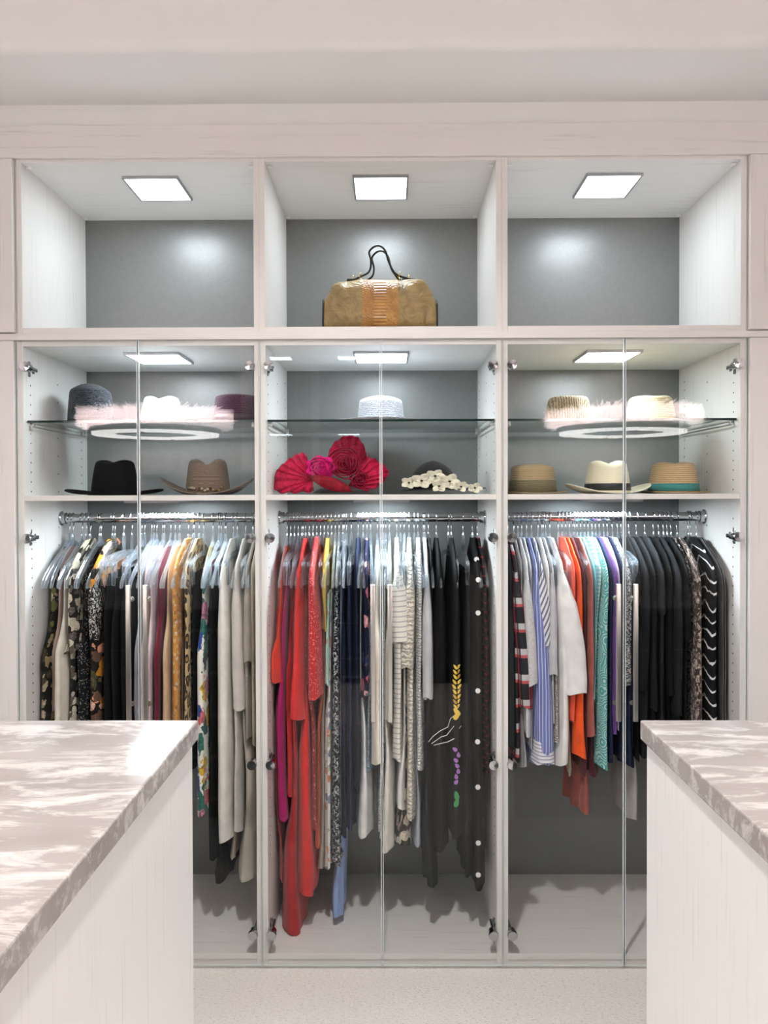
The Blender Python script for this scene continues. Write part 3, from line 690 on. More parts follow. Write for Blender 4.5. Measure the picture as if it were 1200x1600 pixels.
# ------------------------------------------------------------------ garments
def loft_cloth(prof, seed, amp, nu=40, step=0.024, phase=0.0, hemwob=0.006, edge=0.75):
    """prof: rows (z, y_front, y_back, thickness, x) from the top down. Returns MB and a sampler of the front edge"""
    rnd = random.Random(seed); p = np.array(prof, float)
    zt, zb = p[0, 0], p[-1, 0]; L = zt - zb
    n = max(8, int(L / step)); zs = np.linspace(zt, zb, n + 1)
    def col(k): return np.interp(-zs, -p[:, 0], p[:, k])
    C = [col(k) for k in range(1, 5)]
    for k in range(4):
        c = C[k]
        for _ in range(2): c[1:-1] = 0.25 * c[:-2] + 0.5 * c[1:-1] + 0.25 * c[2:]
    a1, a2, a3, a4 = [rnd.uniform(0, 6.28) for _ in range(4)]
    k1 = 2 * PI / 0.105; k2 = 2 * PI / rnd.uniform(0.045, 0.07); off = rnd.uniform(0, 50)
    us = [2 * PI * j / nu for j in range(nu)]
    rings = []
    for i, z in enumerate(zs):
        s = (zt - z) / L; yf, yb, t, xc = (C[k][i] for k in range(4))
        yc, hw = (yf + yb) / 2, (yb - yf) / 2
        A = amp * (0.12 + 0.88 * s ** 0.8) * min(1.0, 0.4 + t / 0.03)
        wy = 0.004 * math.sin(11 * z + a3) * s + 0.003 * math.sin(23 * z + a4) * s
        ring = []
        for u in us:
            cu, su = math.cos(u), math.sin(u)
            y = yc + hw * math.copysign(abs(cu) ** edge, cu) + (wy if cu < 0 else 0)
            x = xc + t / 2 * math.copysign(abs(su) ** 0.7, su)
            x += A * (math.sin(k1 * y + phase + 2.2 * s) + 0.45 * math.sin(k2 * y + a1 - 3 * s))
            x += math.copysign(1, su) * abs(su) * A * 0.35 * math.sin(k2 * 1.7 * y + a2 + 2 * s)
            zz = z + (hemwob * math.sin(3 * u + a1) * s ** 6 if s > 0.8 else 0)
            ring.append((x, y, zz))
        rings.append(ring)
    mb = MB().loft(rings)
    uv = []
    for ring in rings:
        R_ = np.array(ring); d = np.linalg.norm(np.roll(R_, -1, 0) - R_, axis=1); c = np.concatenate([[0], np.cumsum(d)[:-1]])
        c = c - c[nu // 2]
        uv += [(c[j] + off, off * 0.37, R_[j, 2]) for j in range(nu)]
    mb.uv = uv
    def front(z):
        yf = np.interp(-z, -zs, C[0]); xc = np.interp(-z, -zs, C[3]); t = np.interp(-z, -zs, C[2])
        s = (zt - z) / L; A = amp * (0.12 + 0.88 * s ** 0.8) * min(1.0, 0.4 + t / 0.03)
        wy = 0.004 * math.sin(11 * z + a3) * s + 0.003 * math.sin(23 * z + a4) * s
        return xc + A * (math.sin(k1 * yf + phase + 2.2 * s) + 0.45 * math.sin(k2 * yf + a1 - 3 * s)), yf + wy, t
    return mb, front
SHAPES = {   # rows (depth below hanger neck, half width factor, thickness factor) at the top of each kind
    'shirt': [(-0.026, 0.24, 0.8), (-0.012, 0.34, 0.9), (0.012, 0.60, 1.0), (0.058, 0.96, 1.0), (0.09, 1.03, 1.0), (0.14, 1.03, 1.0), (0.25, 0.99, 1.0)],
    'tank':  [(0.0, 0.22, 0.4), (0.03, 0.46, 0.6), (0.07, 0.68, 0.7), (0.12, 0.72, 0.7), (0.22, 0.70, 0.8), (0.29, 0.80, 0.9), (0.335, 1.0, 1.0)],
    'pants': [(0.085, 0.80, 0.7), (0.10, 0.84, 0.8), (0.16, 0.86, 0.9)],
    'skirt': [(0.10, 0.84, 0.6), (0.12, 0.86, 0.7), (0.20, 0.90, 0.9)],
}
GSEED = [100]
class Gm:
    def __init__(s, p0, p1, hem, style, mat, desc, cat='top', hw=0.2, flare=1.0, lift=0.0, amp=0.005, sleeve=None, extra=None, group=None, topw=None, hemtop=None):
        s.__dict__.update(locals())
LEV = np.linspace(-0.04, 1.45, 76)          # depths below the hanger necks at which widths are shared out
def share_widths(lst, xs, bay):
    """for every garment an (x0, x1) interval at each depth, so that neighbours lie side by side"""
    n = len(lst); lo, hi = bay[0] + 0.004, bay[1] - 0.004
    W0 = np.zeros((n, len(LEV))); W1 = np.zeros((n, len(LEV))); A = np.zeros((n, len(LEV)), bool)
    for i, g in enumerate(lst):
        yfd = ROD_Y - g.hw
        a = max(UX(g.p0, yfd, 1000), lo); b = min(UX(g.p1, yfd, 1000), hi)
        if b - a < 0.012: m = (a + b) / 2; a, b = m - 0.006, m + 0.006
        g.zhem = UZ(g.hem, yfd, (g.p0 + g.p1) / 2) - ZN
        half = 0.0085 if g.topw is None else g.topw / 2
        bl = np.clip((LEV - 0.02) / 0.26, 0, 1); bl = bl * bl * (3 - 2 * bl)
        W0[i] = (xs[i] - half) * (1 - bl) + a * bl; W1[i] = (xs[i] + half) * (1 - bl) + b * bl
        A[i] = LEV <= -g.zhem + 0.03
    for k in range(len(LEV)):
        idx = [i for i in range(n) if A[i, k]]
        for _ in range(3):
            for p in range(len(idx)):
                for q in range(p + 1, min(p + 6, len(idx))):
                    i, j = idx[p], idx[q]; ov = W1[i, k] - W0[j, k]
                    if ov > 0:
                        f = 0.5 + max(-0.42, min(0.42, (lst[j].hw - lst[i].hw) * 14))   # the one reaching further out keeps more
                        W1[i, k] -= ov * f; W0[j, k] += ov * (1 - f)
                    if W1[i, k] - W0[i, k] < 0.007: m = (W1[i, k] + W0[i, k]) / 2; W0[i, k], W1[i, k] = m - 0.0035, m + 0.0035
                    if W1[j, k] - W0[j, k] < 0.007: m = (W1[j, k] + W0[j, k]) / 2; W0[j, k], W1[j, k] = m - 0.0035, m + 0.0035
    for Wd in (W0, W1):
        for _ in range(14): Wd[:, 1:-1] = 0.25 * Wd[:, :-2] + 0.5 * Wd[:, 1:-1] + 0.25 * Wd[:, 2:]
    return W0, W1
def build_garment(g, xh, bay, w0, w1):
    """xh: x of its hanger; the cloth drifts to the place where it hangs lower down"""
    GSEED[0] += 1; rnd = random.Random(GSEED[0])
    yfd = ROD_Y - g.hw; xlo, xhi = bay; zhem = g.zhem; X = xh
    rows = []
    for d, wf, tf in SHAPES[g.style]: rows.append((-d - g.lift, -g.hw * wf, g.hw * wf * 0.98, tf))
    zl = rows[-1][0]; m = max(3, int((zl - zhem) / 0.03))
    for k in range(1, m + 1):
        f = k / m; fl = 1 + (g.flare - 1) * f
        rows.append((zl + (zhem - zl) * f, -g.hw * fl, g.hw * 0.97 * fl, 1 + (fl - 1) * 1.5))
    out = []
    for z, yf, yb, tf in rows:
        a, b = np.interp(-z, LEV, w0), np.interp(-z, LEV, w1)
        out.append((z, yf, yb, max(0.005, (b - a) * 0.97 * tf), (a + b) / 2 - xh))
    mb, front = loft_cloth(out, GSEED[0], g.amp, phase=X * 9)
    name = g.cat.replace(' ', '_')
    loc = (xh, ROD_Y, ZN)
    if not g.sleeve and not g.extra:
        o = mb.build(name, F[g.mat], None, 'cloth', loc); tag(o, g.desc, g.cat, g.group)
        return o
    o = thing(name, g.desc, g.cat, loc, 0, g.group)
    body = mb.build('body', F[g.mat], o, 'cloth')
    if g.sleeve:
        px_e, py_e, wpx = g.sleeve[:3]; smat = g.sleeve[3] if len(g.sleeve) > 3 else g.mat
        ye = yfd - 0.022
        Xe = min(max(UX(px_e, ye, 1000), xlo + 0.02), xhi - 0.02) - xh
        ze = UZ(py_e, ye, px_e) - ZN; wid = wpx * ye / FPX
        zs0 = -0.085 - g.lift
        rows = []
        for f, tf, yoff in ((0, 0.45, 0.0), (0.08, 0.62, -0.012), (0.25, 0.85, -0.02), (0.6, 1.0, -0.026), (0.9, 1.0, -0.03), (1.0, 0.92, -0.03)):
            z = zs0 + (ze - zs0) * f
            yf = -g.hw + 0.012 + yoff; wd = 0.05 + 0.05 * min(1, f * 3)
            xs = front(max(z, out[-1][0] + 0.01))[0]
            rows.append((z, yf, yf + wd, max(0.014, wid * tf * min(1, 0.5 + f * 2)), xs + (Xe - xs) * min(1, f * 1.3)))
        ms, fs = loft_cloth(rows, GSEED[0] + 500, 0.004, 24, 0.02, phase=X * 9 + 1, edge=0.9)
        ms.build('sleeve', F[smat], o, 'cloth')
        # far sleeve: the same sleeve on the wall side
        mr = MB(); mr.uv = ms.uv; mr.add([(x * 0.8 + 0.0, -y, z) for x, y, z in ms.v], [tuple(reversed(f)) for f in ms.f]); mr.build('sleeve', F[smat], o, 'cloth')
        if len(g.sleeve) > 4 and g.sleeve[4]:                 # a cuff
            rows = [(ze + g.sleeve[5], -g.hw - 0.022, -g.hw + 0.085, wid * 1.04, Xe), (ze - 0.003, -g.hw - 0.024, -g.hw + 0.087, wid * 1.10, Xe)]
            mc, _ = loft_cloth(rows, GSEED[0] + 900, 0.003, 24, 0.012, phase=X * 9 + 1, edge=0.9)
            mc.build('cuff', F[g.sleeve[4]], o, 'cloth')
    if g.extra: g.extra(o, front, xh)
    return o
def petal(mb, x, y, z, w, h, ang, t=0.002):
    """a small raised leaf shape facing the room"""
    c, s = math.cos(ang), math.sin(ang); pts = []
    for k in range(10):
        a = 2 * PI * k / 10; px, pz = w * math.sin(a) * (1 - 0.35 * math.cos(a)), h * math.cos(a)
        pts.append((x + px * c - pz * s, y, z + px * s + pz * c))
    n = len(pts); mb.add(pts + [(a, b - t, q) for a, b, q in pts], [tuple(range(n, 2 * n))] + [(k, (k + 1) % n, n + (k + 1) % n, n + k) for k in range(n)])
def embroidery(o, front, xh):
    rnd = random.Random(4)
    def at(px, py):
        z = UZ(py, 2.57, px) - ZN; x, y, t = front(z); return x, y, z
    for py in np.linspace(1042, 1104, 9):
        for sx in (-1, 1):
            x, y, z = at(713, py); mb = MB(); petal(mb, x + sx * (0.0085 - 0.004 * abs(py - 1073) / 31) + rnd.uniform(-0.001, 0.001), y - 0.001 + 0.002 * (sx + 1), z, 0.0042, 0.010, sx * -0.65)
            mb.build('embroidered_petal', M[rnd.choice(['embroid_y', 'embroid_y', 'embroid_o'])], o)
    for py in np.linspace(1170, 1222, 7):
        x, y, z = at(714, py); mb = MB(); petal(mb, x + rnd.uniform(-0.008, 0.008), y - 0.001, z, 0.006, 0.009, rnd.uniform(-1, 1)); mb.build('embroidered_petal', M['embroid_p'], o)
    for py, an in ((1243, 0.2), (1254, -0.3), (1112, 0.7), (1118, -0.6)):
        x, y, z = at(714, py); mb = MB(); petal(mb, x, y - 0.001, z, 0.008, 0.016, an); mb.build('embroidered_leaf', M['embroid_g' if py > 1200 else 'embroid_y'], o)
def feather_lines(o, front, xh):
    for k, pts in enumerate(([(714, 1116), (704, 1124), (700, 1137), (688, 1143), (676, 1152), (670, 1160)], [(716, 1128), (706, 1140), (698, 1150), (690, 1152), (674, 1163)], [(721, 1135), (712, 1146), (716, 1152), (700, 1160), (678, 1165)])):
        P = []
        for px, py in pts:
            z = UZ(py, 2.565, px) - ZN; P.append((UX(px, 2.565, py) - xh, -(ROD_Y - 2.565) + 0.0, z))
        f = [front(p[2]) for p in P]
        P = [(p[0], q[1] - 0.003, p[2]) for p, q in zip(P, f)]
        MB().tube(P, 0.0011, 5).build('stitched_line', M['embroid_w'], o)
def dots(o, front, xh):
    for px, py in ((743, 876), (743, 906), (747, 958), (749, 1080), (750, 1160), (751, 1231), (748, 1318), (747, 1368)):
        z = UZ(py, 2.57, px) - ZN; x, y, t = front(z)
        MB().lathe([(0.0085, 0.0), (0.0085, 0.003), (0.0, 0.0035)], (x - 0.003, y + 0.0015, z), 14, 'y').build('polka_dot', M['dot'], o)
def hem_band(mat, h, wpx, px, py):
    def f(o, front, xh):
        z = UZ(py, 2.57, px) - ZN; x, y, t = front(z + h * 0.5)
        rows = [(z + h, y - 0.003, y + 0.25, t * 1.06, x), (z - 0.004, y - 0.004, y + 0.25, t * 1.10, x)]
        mb, _ = loft_cloth(rows, 5, 0.003, 28, 0.012); mb.build('hem_band', F[mat], o, True)
    return f
BT = 'black trousers hanging by their clips'
LEFT = [
 Gm(61, 76, 1160, 'tank', 'floral_olive', 'black dress with olive and beige flowers hanging at the rod end', 'dress', hw=0.205),
 Gm(75, 83, 1110, 'tank', 'palepink', 'pale pink sleeveless blouse beside the olive floral dress', 'blouse', hw=0.18),
 Gm(79, 100, 1190, 'tank', 'cream', 'cream sleeveless shell with deep armholes', 'top', hw=0.215, amp=0.004),
 Gm(96, 104, 1022, 'tank', 'lace_cream', 'short cream crochet vest beside the cream shell', 'vest', hw=0.205),
 Gm(99, 116, 1185, 'shirt', 'floral_cream', 'black and cream floral print blouse', 'blouse', hw=0.185, sleeve=(110, 1020, 15)),
 Gm(114, 134, 1185, 'tank', 'sequin_black', 'black sequinned top beside the peach rose dress', 'top', hw=0.19),
 Gm(133, 157, 1200, 'shirt', 'floral_peach', 'black dress printed with peach and orange roses', 'dress', hw=0.195, sleeve=(141, 1000, 16, 'spot_bw')),
 Gm(157, 170, 1215, 'pants', 'black', BT + ' beside the peach rose dress', 'trousers', group='black trousers'),
 Gm(170, 183, 1215, 'skirt', 'black2', 'black skirt between the black trousers', 'skirt', amp=0.006),
 Gm(183, 197, 1215, 'pants', 'black', BT + ' beside the charcoal skirt', 'trousers', group='black trousers'),
 Gm(196, 206, 1190, 'skirt', 'charcoal', 'charcoal skirt beside the grey lavender tank', 'skirt', hw=0.18),
 Gm(204, 215, 1185, 'tank', 'lavgrey', 'grey lavender tank top', 'top', hw=0.2),
 Gm(214, 224, 1190, 'tank', 'dustypink', 'dusty pink sleeveless top', 'top', hw=0.195),
 Gm(223, 236, 1190, 'tank', 'mauve', 'pale mauve top beside the burgundy shell', 'top', hw=0.19),
 Gm(234, 249, 1195, 'tank', 'burgundy', 'burgundy sleeveless shell beside the camel top', 'top', hw=0.2),
 Gm(247, 263, 1195, 'tank', 'camel', 'camel sleeveless top with wide armholes', 'top', hw=0.21, amp=0.004),
 Gm(262, 281, 1195, 'shirt', 'orange_floral', 'orange blouse with small white flowers', 'blouse', hw=0.2),
 Gm(280, 286, 1190, 'tank', 'brown', 'brown top beside the leopard blouse', 'top', hw=0.185),
 Gm(283, 297, 1195, 'shirt', 'leopard', 'brown leopard print blouse with dark spots', 'blouse', hw=0.195),
 Gm(295, 304, 1200, 'pants', 'charcoal', 'charcoal trousers beside the leopard blouse', 'trousers', hw=0.18),
 Gm(302, 322, 1274, 'tank', 'multi', 'long dress in a bright multicolour flower print', 'dress', hw=0.205, amp=0.004),
 Gm(321, 336, 1345, 'pants', 'black2', 'long black trousers beside the off-white coat', 'trousers', hw=0.18),
 Gm(326, 352, 1380, 'skirt', 'black', 'long black skirt trailing below the off-white coat', 'skirt', hw=0.14),
 Gm(332, 363, 1319, 'shirt', 'offwhite', 'long off-white sleeveless coat', 'coat', hw=0.205, amp=0.003),
 Gm(352, 362, 1345, 'pants', 'khaki', 'khaki trousers partly behind the off-white coat', 'trousers', hw=0.15),
 Gm(358, 380, 1300, 'shirt', 'silk', 'grey beige silk blouse with draped sleeve', 'blouse', hw=0.185, sleeve=(371, 1110, 24)),
 Gm(364, 399, 1377, 'skirt', 'beige', 'long beige skirt reaching almost to the cabinet floor', 'skirt', hw=0.17, amp=0.003),
 Gm(380, 392, 1157, 'shirt', 'taupe', 'taupe satin blouse beside the khaki jacket', 'blouse', hw=0.2, sleeve=(386, 1035, 13)),
 Gm(389, 401, 1167, 'shirt', 'khaki', 'khaki beige jacket at the rod end', 'jacket', hw=0.195),
]
CENTER = [
 Gm(424, 439, 1066, 'tank', 'coralred', 'orange red chiffon blouse with ruffled hem', 'blouse', hw=0.21, flare=1.08, amp=0.008),
 Gm(425, 453, 1283, 'skirt', 'magenta', 'magenta dress hanging below the chiffon blouse', 'dress', hw=0.185, amp=0.004),
 Gm(435, 442, 1378, 'pants', 'red_print', 'narrow red printed scarf behind the magenta dress', 'scarf', hw=0.15),
 Gm(438, 470, 1457, 'pants', 'crimson', 'very long crimson gown touching near the cabinet floor', 'gown', hw=0.165, flare=1.1, amp=0.004),
 Gm(440, 456, 1245, 'tank', 'red', 'red tank dress with low neckline', 'dress', hw=0.19, lift=0.06),
 Gm(453, 474, 1123, 'shirt', 'scarlet', 'scarlet top with a flared peplum hem', 'top', hw=0.2, flare=1.15, amp=0.006),
 Gm(456, 490, 1399, 'pants', 'scarlet', 'long scarlet gown beside the sequinned dress', 'gown', hw=0.165, flare=1.1, amp=0.004),
 Gm(473, 507, 1092, 'shirt', 'sequin_red', 'red sequinned sweater with glittering threads', 'sweater', hw=0.228, amp=0.003, lift=-0.005),
 Gm(481, 496, 1296, 'skirt', 'sequin_wine', 'dark red sequinned dress below the glittering sweater', 'dress', hw=0.175),
 Gm(489, 500, 1325, 'tank', 'darkorange', 'orange dress beside the mustard blouse', 'dress', hw=0.17),
 Gm(499, 512, 988, 'shirt', 'mustard', 'short mustard yellow blouse', 'blouse', hw=0.195),
 Gm(493, 508, 1361, 'pants', 'taupe', 'long taupe trousers beside the peach floral dress', 'trousers', hw=0.15),
 Gm(501, 516, 1072, 'skirt', 'aqua_floral', 'aqua skirt with small flowers', 'skirt', hw=0.195, lift=0.06),
 Gm(506, 517, 1361, 'tank', 'peach_floral', 'long white dress with peach flowers', 'dress', hw=0.18),
 Gm(514, 535, 1353, 'tank', 'lace_bw', 'black dress with white lace tracery', 'dress', hw=0.185, amp=0.004),
 Gm(516, 534, 1436, 'pants', 'sky', 'sky blue trouser leg hanging below the lace dress', 'trousers', hw=0.13),
 Gm(530, 541, 1308, 'tank', 'navy', 'navy sheath dress beside the lace dress', 'dress', hw=0.195, group='navy garments'),
 Gm(539, 551, 1300, 'pants', 'navy2', 'navy trousers between the navy dresses', 'trousers', hw=0.19, group='navy garments'),
 Gm(549, 564, 1235, 'shirt', 'navy', 'navy wool dress beside the navy floral blouse', 'dress', hw=0.195, group='navy garments'),
 Gm(561, 579, 1092, 'shirt', 'navy_floral', 'navy blouse with pink and white flowers', 'blouse', hw=0.2),
 Gm(556, 580, 1310, 'pants', 'white', 'white trousers behind the blue crochet top', 'trousers', hw=0.165),
 Gm(570, 583, 1207, 'tank', 'lace_blue', 'blue crochet top beside the cream trousers', 'top', hw=0.175),
 Gm(578, 600, 1195, 'tank', 'ivory', 'cream sleeveless long top', 'top', hw=0.205, amp=0.004),
 Gm(590, 600, 1300, 'skirt', 'lace_grey', 'silver lace skirt beside the white skirt', 'skirt', hw=0.175),
 Gm(592, 615, 1331, 'skirt', 'offwhite', 'long white skirt with curved hem', 'skirt', hw=0.165, amp=0.006),
 Gm(600, 617, 1130, 'tank', 'sage', 'pale sage top beside the striped tee', 'top', hw=0.2),
 Gm(613, 634, 1190, 'shirt', 'stripe_tee', 'cream tee with thin grey stripes and short sleeves', 'top', hw=0.2, sleeve=(629, 1006, 30)),
 Gm(616, 644, 1325, 'pants', 'white_floral', 'white dress with black outlined flowers', 'dress', hw=0.155, amp=0.005),
 Gm(618, 640, 1267, 'skirt', 'white', 'slim white skirt beside the cable knit cardigan', 'skirt', hw=0.18, amp=0.003),
 Gm(633, 651, 1281, 'shirt', 'cable', 'cream cable knit cardigan', 'cardigan', hw=0.195, sleeve=(637, 1046, 22)),
 Gm(644, 657, 1322, 'pants', 'palesky', 'pale blue trousers beside the lace top', 'trousers', hw=0.14),
 Gm(648, 664, 1204, 'shirt', 'lace_grey', 'light grey lace top beside the grey sweater', 'top', hw=0.195),
 Gm(659, 678, 1093, 'shirt', 'lightgrey', 'light grey sweater with hanging sleeve', 'sweater', hw=0.2, sleeve=(670, 1093, 17)),
 Gm(664, 684, 1388, 'shirt', 'charcoal', 'long black dress beside the grey sweater', 'dress', hw=0.185, amp=0.007),
 Gm(672, 704, 1330, 'shirt', 'black', 'black dress with white stitched feather outlines', 'dress', hw=0.205, amp=0.004, extra=feather_lines),
 Gm(702, 725, 1312, 'shirt', 'black2', 'black dress embroidered with yellow and purple flowers', 'dress', hw=0.21, amp=0.003, extra=embroidery),
 Gm(723, 742, 1370, 'pants', 'charcoal', 'black trousers beside the polka dot dress', 'trousers', hw=0.195),
 Gm(738, 760, 1390, 'shirt', 'black', 'long black dress with large white dots', 'dress', hw=0.205, amp=0.003, extra=dots),
 Gm(755, 766, 1212, 'shirt', 'red_stripe', 'black top with thin red stripes at the rod end', 'top', hw=0.2),
]
KB = 'black top hanging between the tweed jacket and the animal print blouse'
RIGHT = [
 Gm(793, 806, 1172, 'shirt', 'charcoal', 'charcoal shirt beside the plaid shirt', 'shirt', hw=0.19, sleeve=(800, 1165, 15)),
 Gm(800, 815, 1196, 'shirt', 'plaid', 'red white and black plaid flannel shirt', 'shirt', hw=0.2, sleeve=(822, 1108, 24)),
 Gm(812, 824, 1201, 'shirt', 'pin_grey', 'grey pinstripe shirt beside the plaid shirt', 'shirt', hw=0.18),
 Gm(816, 832, 1150, 'shirt', 'greymarl', 'heather grey jersey top with long sleeve', 'top', hw=0.205, sleeve=(832, 1072, 20)),
 Gm(826, 834, 1170, 'shirt', 'pin_white', 'white shirt with fine grey stripes', 'shirt', hw=0.185),
 Gm(832, 846, 1195, 'shirt', 'blue_stripe', 'blue shirt with white pinstripes and striped cuff', 'shirt', hw=0.195, sleeve=(852, 1194, 30, 'blue_stripe', 'cuff_stripe', 0.075)),
 Gm(842, 852, 1010, 'shirt', 'wide_stripe', 'white shirt with bold slate stripes and rolled sleeve', 'shirt', hw=0.19, sleeve=(852, 1008, 28)),
 Gm(852, 864, 1195, 'shirt', 'white', 'plain white shirt beside the bold striped shirt', 'shirt', hw=0.19),
 Gm(858, 872, 1130, 'shirt', 'lightgrey', 'pale grey cardigan with narrow sleeve', 'cardigan', hw=0.195, sleeve=(866, 1056, 16)),
 Gm(865, 877, 1160, 'tank', 'lace_cream', 'ivory crochet top beside the white blouse', 'top', hw=0.2),
 Gm(866, 892, 1198, 'shirt', 'white', 'white blouse with full balloon sleeve', 'blouse', hw=0.205, amp=0.006, sleeve=(903, 1086, 40)),
 Gm(890, 900, 1212, 'pants', 'khaki', 'khaki trousers between the white and orange blouses', 'trousers', hw=0.17),
 Gm(888, 903, 1130, 'shirt', 'coral', 'coral red blouse beside the orange blouse', 'blouse', hw=0.195),
 Gm(897, 926, 1184, 'shirt', 'orange', 'bright orange long blouse', 'blouse', hw=0.195, amp=0.006),
 Gm(908, 917, 1211, 'shirt', 'wine', 'dark wine top beside the orange blouse', 'top', hw=0.185),
 Gm(912, 938, 1152, 'shirt', 'rose', 'dusty rose satin blouse', 'blouse', hw=0.2, amp=0.005),
 Gm(904, 925, 1272, 'pants', 'rose', 'dusty rose sash hanging below the burgundy hem', 'sash', hw=0.13, amp=0.01),
 Gm(917, 945, 1212, 'skirt', 'wine', 'dark wine skirt below the rose blouse', 'skirt', hw=0.155),
 Gm(920, 931, 1090, 'shirt', 'cyan', 'light turquoise tee beside the striped turquoise top', 'top', hw=0.19),
 Gm(930, 938, 1100, 'shirt', 'cyan_stripe', 'turquoise and white striped top', 'top', hw=0.185),
 Gm(934, 956, 1202, 'shirt', 'teal', 'teal tunic with white circle pattern', 'tunic', hw=0.21, amp=0.003),
 Gm(948, 962, 1190, 'shirt', 'navy2', 'navy blouse beside the teal tunic', 'blouse', hw=0.195),
 Gm(955, 967, 1150, 'shirt', 'purple', 'purple sweater between navy blouses', 'sweater', hw=0.2),
 Gm(964, 972, 1140, 'shirt', 'lilac', 'lilac top beside the purple sweater', 'top', hw=0.19),
 Gm(968, 979, 1190, 'shirt', 'navy', 'dark navy top beside the tweed jacket', 'top', hw=0.19),
 Gm(977, 992, 1073, 'shirt', 'tweed', 'black and white tweed jacket', 'jacket', hw=0.205, amp=0.003),
 Gm(980, 1000, 1200, 'skirt', 'navy2', 'navy skirt below the tweed jacket', 'skirt', hw=0.175),
 Gm(985, 1001, 1284, 'pants', 'scarf', 'pale grey sash hanging under the dark tops', 'sash', hw=0.13),
] + [Gm(991 + 13 * k, 1005 + 13 * k, 1190 - 6 * (k % 3), 'shirt', ['black', 'charcoal', 'black2', 'charcoal2'][k % 4], ['first', 'second', 'third', 'fourth', 'fifth', 'sixth', 'seventh'][k] + ' black top counting from the tweed jacket', 'top', hw=0.185 + 0.008 * (k * 3 % 4), group='black tops',
        sleeve=(1000 + 13 * k, [945, 1080, 1110, 960, 1090, 1120, 1000][k], 14)) for k in range(7)] + [
 Gm(1080, 1106, 1185, 'shirt', 'animal', 'brown animal print blouse with scribbled pattern', 'blouse', hw=0.205, amp=0.004),
 Gm(1072, 1084, 1170, 'shirt', 'spot_bw', 'black and white spotted blouse beside the brown animal print', 'blouse', hw=0.18),
 Gm(1106, 1130, 1185, 'shirt', 'wave', 'black shirt with white wavy brush stripes', 'shirt', hw=0.215, amp=0.003),
 Gm(1127, 1143, 1185, 'shirt', 'pinstripe', 'black shirt with thin white pinstripes at the rod end', 'shirt', hw=0.22, amp=0.003),
]
def hang(lst, bay, kind_name):
    a, b = bay
    lst = sorted(lst, key=lambda g: (g.p0 + g.p1) / 2)
    n = len(lst)
    xs = [UX((g.p0 + g.p1) / 2, ROD_Y - g.hw, 1000) for g in lst]
    lo, hi = a + 0.030, b - 0.030; gap = min(0.0135, (hi - lo) / n * 0.93)
    for _ in range(300):
        for i in range(n - 1):
            d = gap - (xs[i + 1] - xs[i])
            if d > 0: xs[i] -= d / 2; xs[i + 1] += d / 2
        xs = [min(max(x, lo), hi) for x in xs]
    xs.sort()
    W0, W1 = share_widths(lst, xs, bay)
    for i, g in enumerate(lst):
        build_garment(g, xs[i], bay, W0[i], W1[i])
        lab = 'clear hanger with chrome hook carrying the ' + g.desc
        wds = lab.split()[:16]
        while wds[-1] in ('the', 'with', 'and', 'beside', 'a', 'at', 'to', 'of', 'by', 'in', 'its', 'their', 'between', 'below', 'under', 'right', 'thin', 'white', 'among'): wds.pop()
        place_hanger(xs[i], 1 if g.style in ('pants', 'skirt') else 0, ' '.join(wds), 'clear hangers on the rods', random.uniform(-0.05, 0.05))
def extra_hangers(lst, bay, n, seed):
    rnd = random.Random(seed); a, b = bay[0] + 0.03, bay[1] - 0.03
    for k in range(n):
        x = a + (b - a) * (k + rnd.uniform(0.2, 0.8)) / n
        g = min(lst, key=lambda q: abs(UX((q.p0 + q.p1) / 2, ROD_Y - q.hw, 1000) - x))
        lab = ('clear spare hanger tucked beside the ' + g.desc).split()[:16]
        while lab[-1] in ('the', 'with', 'and', 'beside', 'a', 'at', 'to', 'of', 'by', 'in', 'its', 'between', 'below', 'white', 'animal', 'tweed'): lab.pop()
        place_hanger(x, k % 3 == 1, ' '.join(lab), 'clear hangers on the rods', rnd.uniform(-0.09, 0.09))
extra_hangers(LEFT, BAYS[0], 15, 1); extra_hangers(CENTER, BAYS[1], 9, 2); extra_hangers(RIGHT, BAYS[2], 7, 3)
for lst, bay in ((LEFT, BAYS[0]), (CENTER, BAYS[1]), (RIGHT, BAYS[2])): hang(lst, bay, '')

# ------------------------------------------------------------------ hats
def straw(name, c1, c2, scale=55, rough=0.8, axis='Z', bumpv=0.6, dist=1.5):
    m, nt, b = new_mat(name); setb(b, c1, rough, spec=0.3, sheen=0.15)
    v = coords(nt)
    wv = nd(nt, 'ShaderNodeTexWave', {'Vector': v, 'Scale': scale, 'Distortion': dist, 'Detail': 3, 'Detail Scale': 3.0}, bands_direction=axis)
    n = nd(nt, 'ShaderNodeTexNoise', {'Vector': v, 'Scale': 260, 'Detail': 2})
    f = math_(nt, 'ADD', math_(nt, 'MULTIPLY', wv.outputs['Fac'], 0.5), math_(nt, 'MULTIPLY', n.outputs[0], 0.5))
    nt.links.new(ramp(nt, f, [(0.3, c2), (0.62, c1)]), b.inputs['Base Color'])
    bump(nt, b, f, bumpv, 0.003)
    return m
def felt(name, col): 
    m, nt, b = new_mat(name); setb(b, col, 0.9, spec=0.2, sheen=0.4)
    if max(col) < 0.05: setb(b, col, 0.95, spec=0.05, sheen=0.0)
    return m
